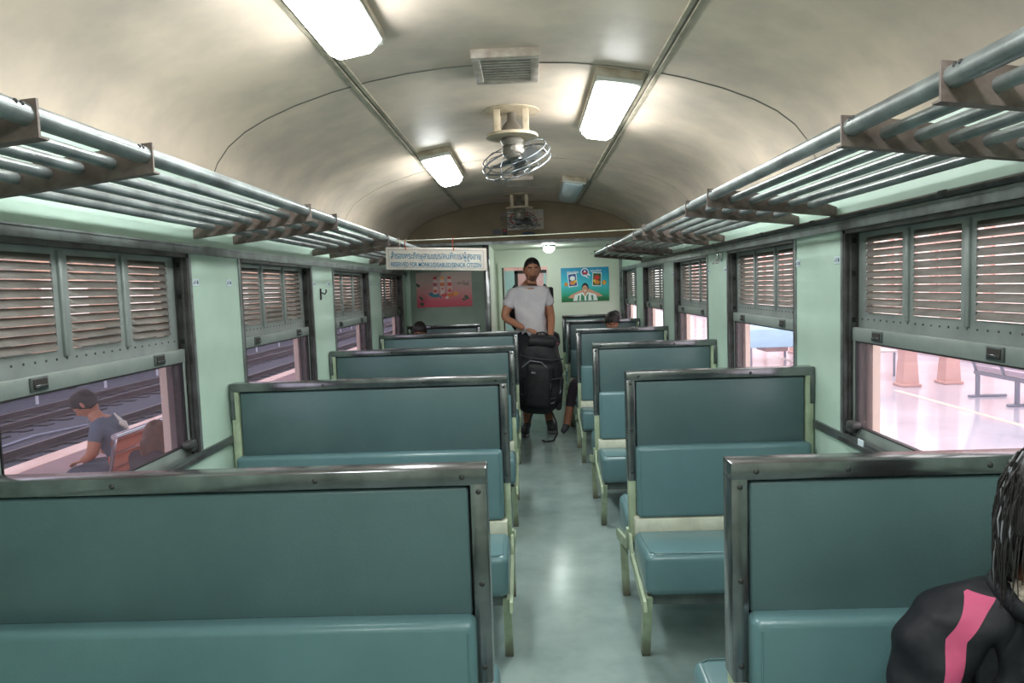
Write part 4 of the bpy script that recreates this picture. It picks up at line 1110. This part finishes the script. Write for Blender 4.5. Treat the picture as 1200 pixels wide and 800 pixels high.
for k in range(20): b.tube([(-12.9, 3*k, -1.2), (-12.9, 3*k, -.35)], .04, 6)
tag(b.build('pipe_railing', mat('pale_pipe', (196, 200, 206), .5)), 'pale pipe railing running along the far side of the tracks', 'railing')
for i, (yy, pts) in enumerate(((8.6, [(-6.75, 7.6), (-7.0, 8.4), (-6.85, 9.2), (-7.05, 10.2), (-6.7, 10.6), (-6.4, 9.8)]), (12, [(-10.0, 10.6), (-9.7, 12.0), (-9.75, 13.4), (-9.4, 14.6)]))):
    b = MB(); b.tube([(x, y, -1.13+.02*math.sin(y*3)) for x, y in pts], .022, 6)
    tag(b.build('cable', mat('cable_%d' % i, (132, 140, 156), .6)), ('thin loose cable looped on the ballast near the first track', 'thin loose cable lying between the two tracks')[i], 'cable')

def platform_bench(label, x, y0, y1, sgn):
    """slatted wooden bench; sgn +1: back toward +X"""
    r = thing('platform_bench', label, 'bench', (x, y0, PZ)); L = y1-y0; z = lambda h: h
    b = MB()
    for k in range(3):
        zz = .52+.115*k; xx = sgn*(.02+.03*k); b.rbox(xx-.014, xx+.014, .03, L-.03, zz, zz+.092, .006, 2)
    b.build('backrest', M['orangewood'], r)
    b = MB()
    for k in range(4): xx = -sgn*(.06+.105*k); b.rbox(xx-.045, xx+.045, .03, L-.03, .41, .44, .006, 2)
    b.build('seat', M['orangewood'], r)
    b = MB()
    for k in range(3): xx = sgn*(.16+.105*k); b.rbox(xx-.045, xx+.045, .03, L-.03, .34, .37, .006, 2)
    b.build('seat', M['orangewood'], r)
    b = MB(); b.tube([(sgn*.11, 0, .875), (sgn*.11, L, .875)], .022, 10)
    for q in (.02, L/2, L-.02): b.tube([(sgn*.11, q, .875), (sgn*.05, q, .60), (0, q, .42), (-sgn*.42, q, .40)], .016, 8)
    b.build('chrome_frame', M['chrome'], r)
    for q in (.05, L-.05):
        b = MB(); b.tube([(-sgn*.20, q, .41), (-sgn*.20, q, .03)], .022, 8); b.rbox(-sgn*.20-.20, -sgn*.20+.20, q-.025, q+.025, 0, .03, .006, 2); b.build('leg', M['benchgrey'], r)
    return r
platform_bench('orange slatted platform bench with chrome top rail outside the nearest left window', -3.12, 4.95, 6.75, 1)
ms = pm('greytee', mat('shorts_grey', (70, 78, 92), .8), skin_='skin')
Pr, J, c, o2, yw = seated('man in a slate grey T-shirt bending forward on the bench outside the nearest left window', -3.22, 5.52, PZ+.44, (-.97, -.12), lean=.44, drop=.22, k=1.0, mats=ms, pant=.1, headpitch=.75, heights=PZ,
       hairkw=dict(zf=.05, zb=-.07))
# white emblem printed on the back of the shirt
b = MB(); cx, cy, cz = -3.245, 5.285, PZ+.44+.405
ch = Vector(J['chest']); back = Vector((.80, .02, .60)).normalized(); lat = Vector((-.12, .97, 0)).normalized(); upv = back.cross(lat)
if upv.z < 0: upv = -upv
base = ch+back*.118
def EP(u, v): return base+lat*u+upv*v
for pts in ([(0, .10), (.022, .03), (.0, -.01), (-.018, .03)], [(-.055, .0), (-.02, .02), (.0, -.02), (-.02, -.05)], [(.055, .0), (.02, .02), (.0, -.02), (.02, -.05)], [(-.03, -.04), (.03, -.04), (0, -.07)]):
    b.prism(pts, lambda u, v, d: EP(u, v)+back*d, 0, .012)
o = b.build('shirt_emblem', mat('emblem_white', (226, 228, 214), .7), Pr, 40, o2); o.location = (0, 0, 0)
b = MB(); b.rbox(-3.02, -2.84, 4.50, 4.72, PZ, PZ+.40, .05, 4); 
b2 = b
Wr, J, c, o2, yw = seated('woman with long brown hair on the near side of the orange platform bench', -2.76, 4.88, PZ+.38, (.35, .94), lean=.12, drop=.22, k=.82, mats=pm(mat('dark_top', (58, 46, 52), .8), 'trouser', skin_='skin', hair='hairbrown'), headpitch=.25, heights=PZ,
       hairkw=dict(zf=.05, zb=-.14, long=.12, grow=.16), hairmat=M['hairbrown'])
tag(b2.build('shoulder_bag', M['teal']), 'teal cloth bag on the platform beside the bending man', 'bag')
# ------------------------------------------------------------------ outside, right: glossy platform
b = MB(); b.box(XR+.25, 9.4, -6, 70, PZ-.3, PZ); struct(b.build('platform_right', M['platr']), 'glossy pale right platform', 'platform')
b = MB(); b.box(9.4, 40, -6, 110, PZ-.5, PZ-.3); b.box(9.0, 9.4, -6, 70, PZ-.3, PZ+.10, 1); struct(b.build('ground_right', [M['farwall'], mat('plinth', (196, 176, 182), .7)]), 'pale ground and low plinth beyond the right platform', 'ground')
b = MB(); b.box(5.80, 5.90, 7.2, 11.4, PZ, PZ+.003); b.box(5.80, 5.90, 13, 17, PZ, PZ+.003); struct(b.build('marking_line', M['yellow']), 'faded yellow line painted on the right platform', 'line')
def column(x, y, label):
    r = thing('platform_column', label, 'column', (x, y, PZ), 'pink columns of the right platform')
    b = MB(); b.rbox(-.11, .11, -.11, .11, .0, 3.6, .02, 2); b.build('shaft', M['pinkcol'], r)
    b = MB(); b.rbox(-.16, .16, -.16, .16, 0, .05, .015, 2); V = []
    for zz, h in ((.05, .128), (.42, .109)):
        for q in ((-h, -h), (h, -h), (h, h), (-h, h)): V.append((*q, zz))
    b.add(V, [(0,1,5,4),(1,2,6,5),(2,3,7,6),(3,0,4,7)]); b.build('column_base', M['pinkcol'], r)
column(6.25, 11.80, 'pink column on the right platform, nearer to the red stall')
column(7.02, 11.95, 'pink column on the right platform, nearer to the grey bench')
column(6.6, 17.6, 'pink column on the right platform seen through the second window')
column(7.4, 24, 'pink column on the right platform seen through the third window')
r = thing('steel_bench', 'grey platform bench row outside the nearest right window', 'bench', (6.62, 10.6, PZ))
b = MB()
for k in range(4):
    y1 = -.03-.62*k
    V = [(.0, y1, .42), (.0, y1-.56, .42), (-.14, y1-.56, .86), (-.14, y1, .86)]; V += [(x+.02, y, z+.004) for x, y, z in V]
    for j in range(6):
        t0, t1 = j/6, j/6+.115; P0 = lambda t, yy: (-.14*t, yy, .42+.44*t)
        q = [P0(t0, y1), P0(t0, y1-.56), P0(t1, y1-.56), P0(t1, y1)]; q += [(x+.02, y, z) for x, y, z in q]
        b.add(q, [(0,1,2,3),(7,6,5,4),(0,4,5,1),(1,5,6,2),(2,6,7,3),(3,7,4,0)])
b.build('backrest', M['benchback'], r)
b = MB(); b.rbox(.0, .45, -2.5, -.03, .40, .43, .01, 2); b.build('seat', M['benchback'], r)
b = MB(); b.box(-.03, .03, -2.6, 0, .34, .39)
for k in range(5): b.tube([(.02, -.0-.62*k, .36), (-.16, -.0-.62*k, .9)], .022, 6)
b.build('frame', M['benchgrey'], r)
for y in (-.05, -.9, -1.75, -2.55):
    b = MB(); b.rbox(-.025, .025, y-.025, y+.025, .03, .36, .005, 1); b.rbox(-.13, .42, y-.03, y+.03, 0, .035, .008, 1); b.build('leg', M['benchgrey'], r)
# little stall table with red bowl and a motor scooter like cart
r = thing('stall_table', 'small stall table with red goods at the far left of the nearest right window', 'table', (6.2, 13.3, PZ))
b = MB(); b.rbox(-.5, .5, -.35, .35, .44, .48, .01, 2); b.build('table_top', mat('stall_top', (206, 204, 200), .5), r)
for sx in (-1, 1):
    for sy in (-1, 1): b = MB(); b.tube([(sx*.45, sy*.3, 0), (sx*.45, sy*.3, .45)], .02, 6); b.build('leg', M['benchgrey'], r)
b = MB(); b.lathe([(.08, .48), (.16, .52), (.19, .60), (.18, .61), (.0, .58)], 16); tag(b.build('red_bowl', M['red'], None, origin=None), 'red bowl standing on the small stall table', 'bowl').location = (6.02, 13.25, PZ)
b = MB(); b.rbox(-.24, .24, -.3, .3, 0, .34, .05, 3); tag(b.build('crate', M['tarp']), 'pale blue crate under the small stall table', 'crate').location = (6.1, 13.3, PZ)
r = thing('vendor_stall', 'blue-topped vendor stall seen through the second right window', 'stall', (5.35, 15.9, PZ))
b = MB(); b.rbox(-.75, .75, -.9, .9, .40, .80, .04, 2); b.build('stall_cover', M['tarp'], r)
b = MB(); b.rbox(-.2, .3, -.4, .25, .26, .40, .03, 2); b.build('goods_box', M['pinkcol'], r)
for sx in (-1, 1):
    for sy in (-1, 1): b = MB(); b.tube([(sx*.65, sy*.8, 0), (sx*.65, sy*.8, .42)], .03, 8); b.build('leg', M['benchgrey'], r)
b = MB(); b.box(24, 24.4, -10, 120, -.7, 8)
for k in range(24): b.box(23.8, 24, -8+5*k, -7.4+5*k, -.7, 8, 1)
for zz in (1.4, 3.1): b.box(23.85, 24, -10, 120, zz, zz+.3, 1)
struct(b.build('wall_far_right', [M['farwall'], M['pinkcol']]), 'far pale building across the right platform', 'wall')

# unseen canopy added to keep daylight off the left platform
b = MB(); b.box(-5.6, -1.75, -6, 60, 3.3, 3.42); struct(b.build('shade_roof_left', M['station']), 'unseen canopy added to darken the left platform', 'roof')

b = MB(); b.rbox(XR-.016, XR-.012, 2.475, 2.515, .838, .872, .001, 1); tag(b.build('paper_tag', M['plate']), 'small white paper tag stuck on the sill of the nearest right window', 'tag')

# ------------------------------------------------------------------ light
w = bpy.data.worlds.new('world'); bpy.context.scene.world = w; w.use_nodes = True
bg = w.node_tree.nodes['Background']; bg.inputs[0].default_value = (1.0, .97, .97, 1); bg.inputs[1].default_value = 2.9
sc = bpy.context.scene
sc.view_settings.view_transform = 'Standard'; sc.view_settings.look = 'None'; sc.view_settings.exposure = 0.18
sc.cycles.use_denoising = True
sc.cycles.max_bounces = 8; sc.cycles.diffuse_bounces = 5; sc.cycles.transparent_max_bounces = 12
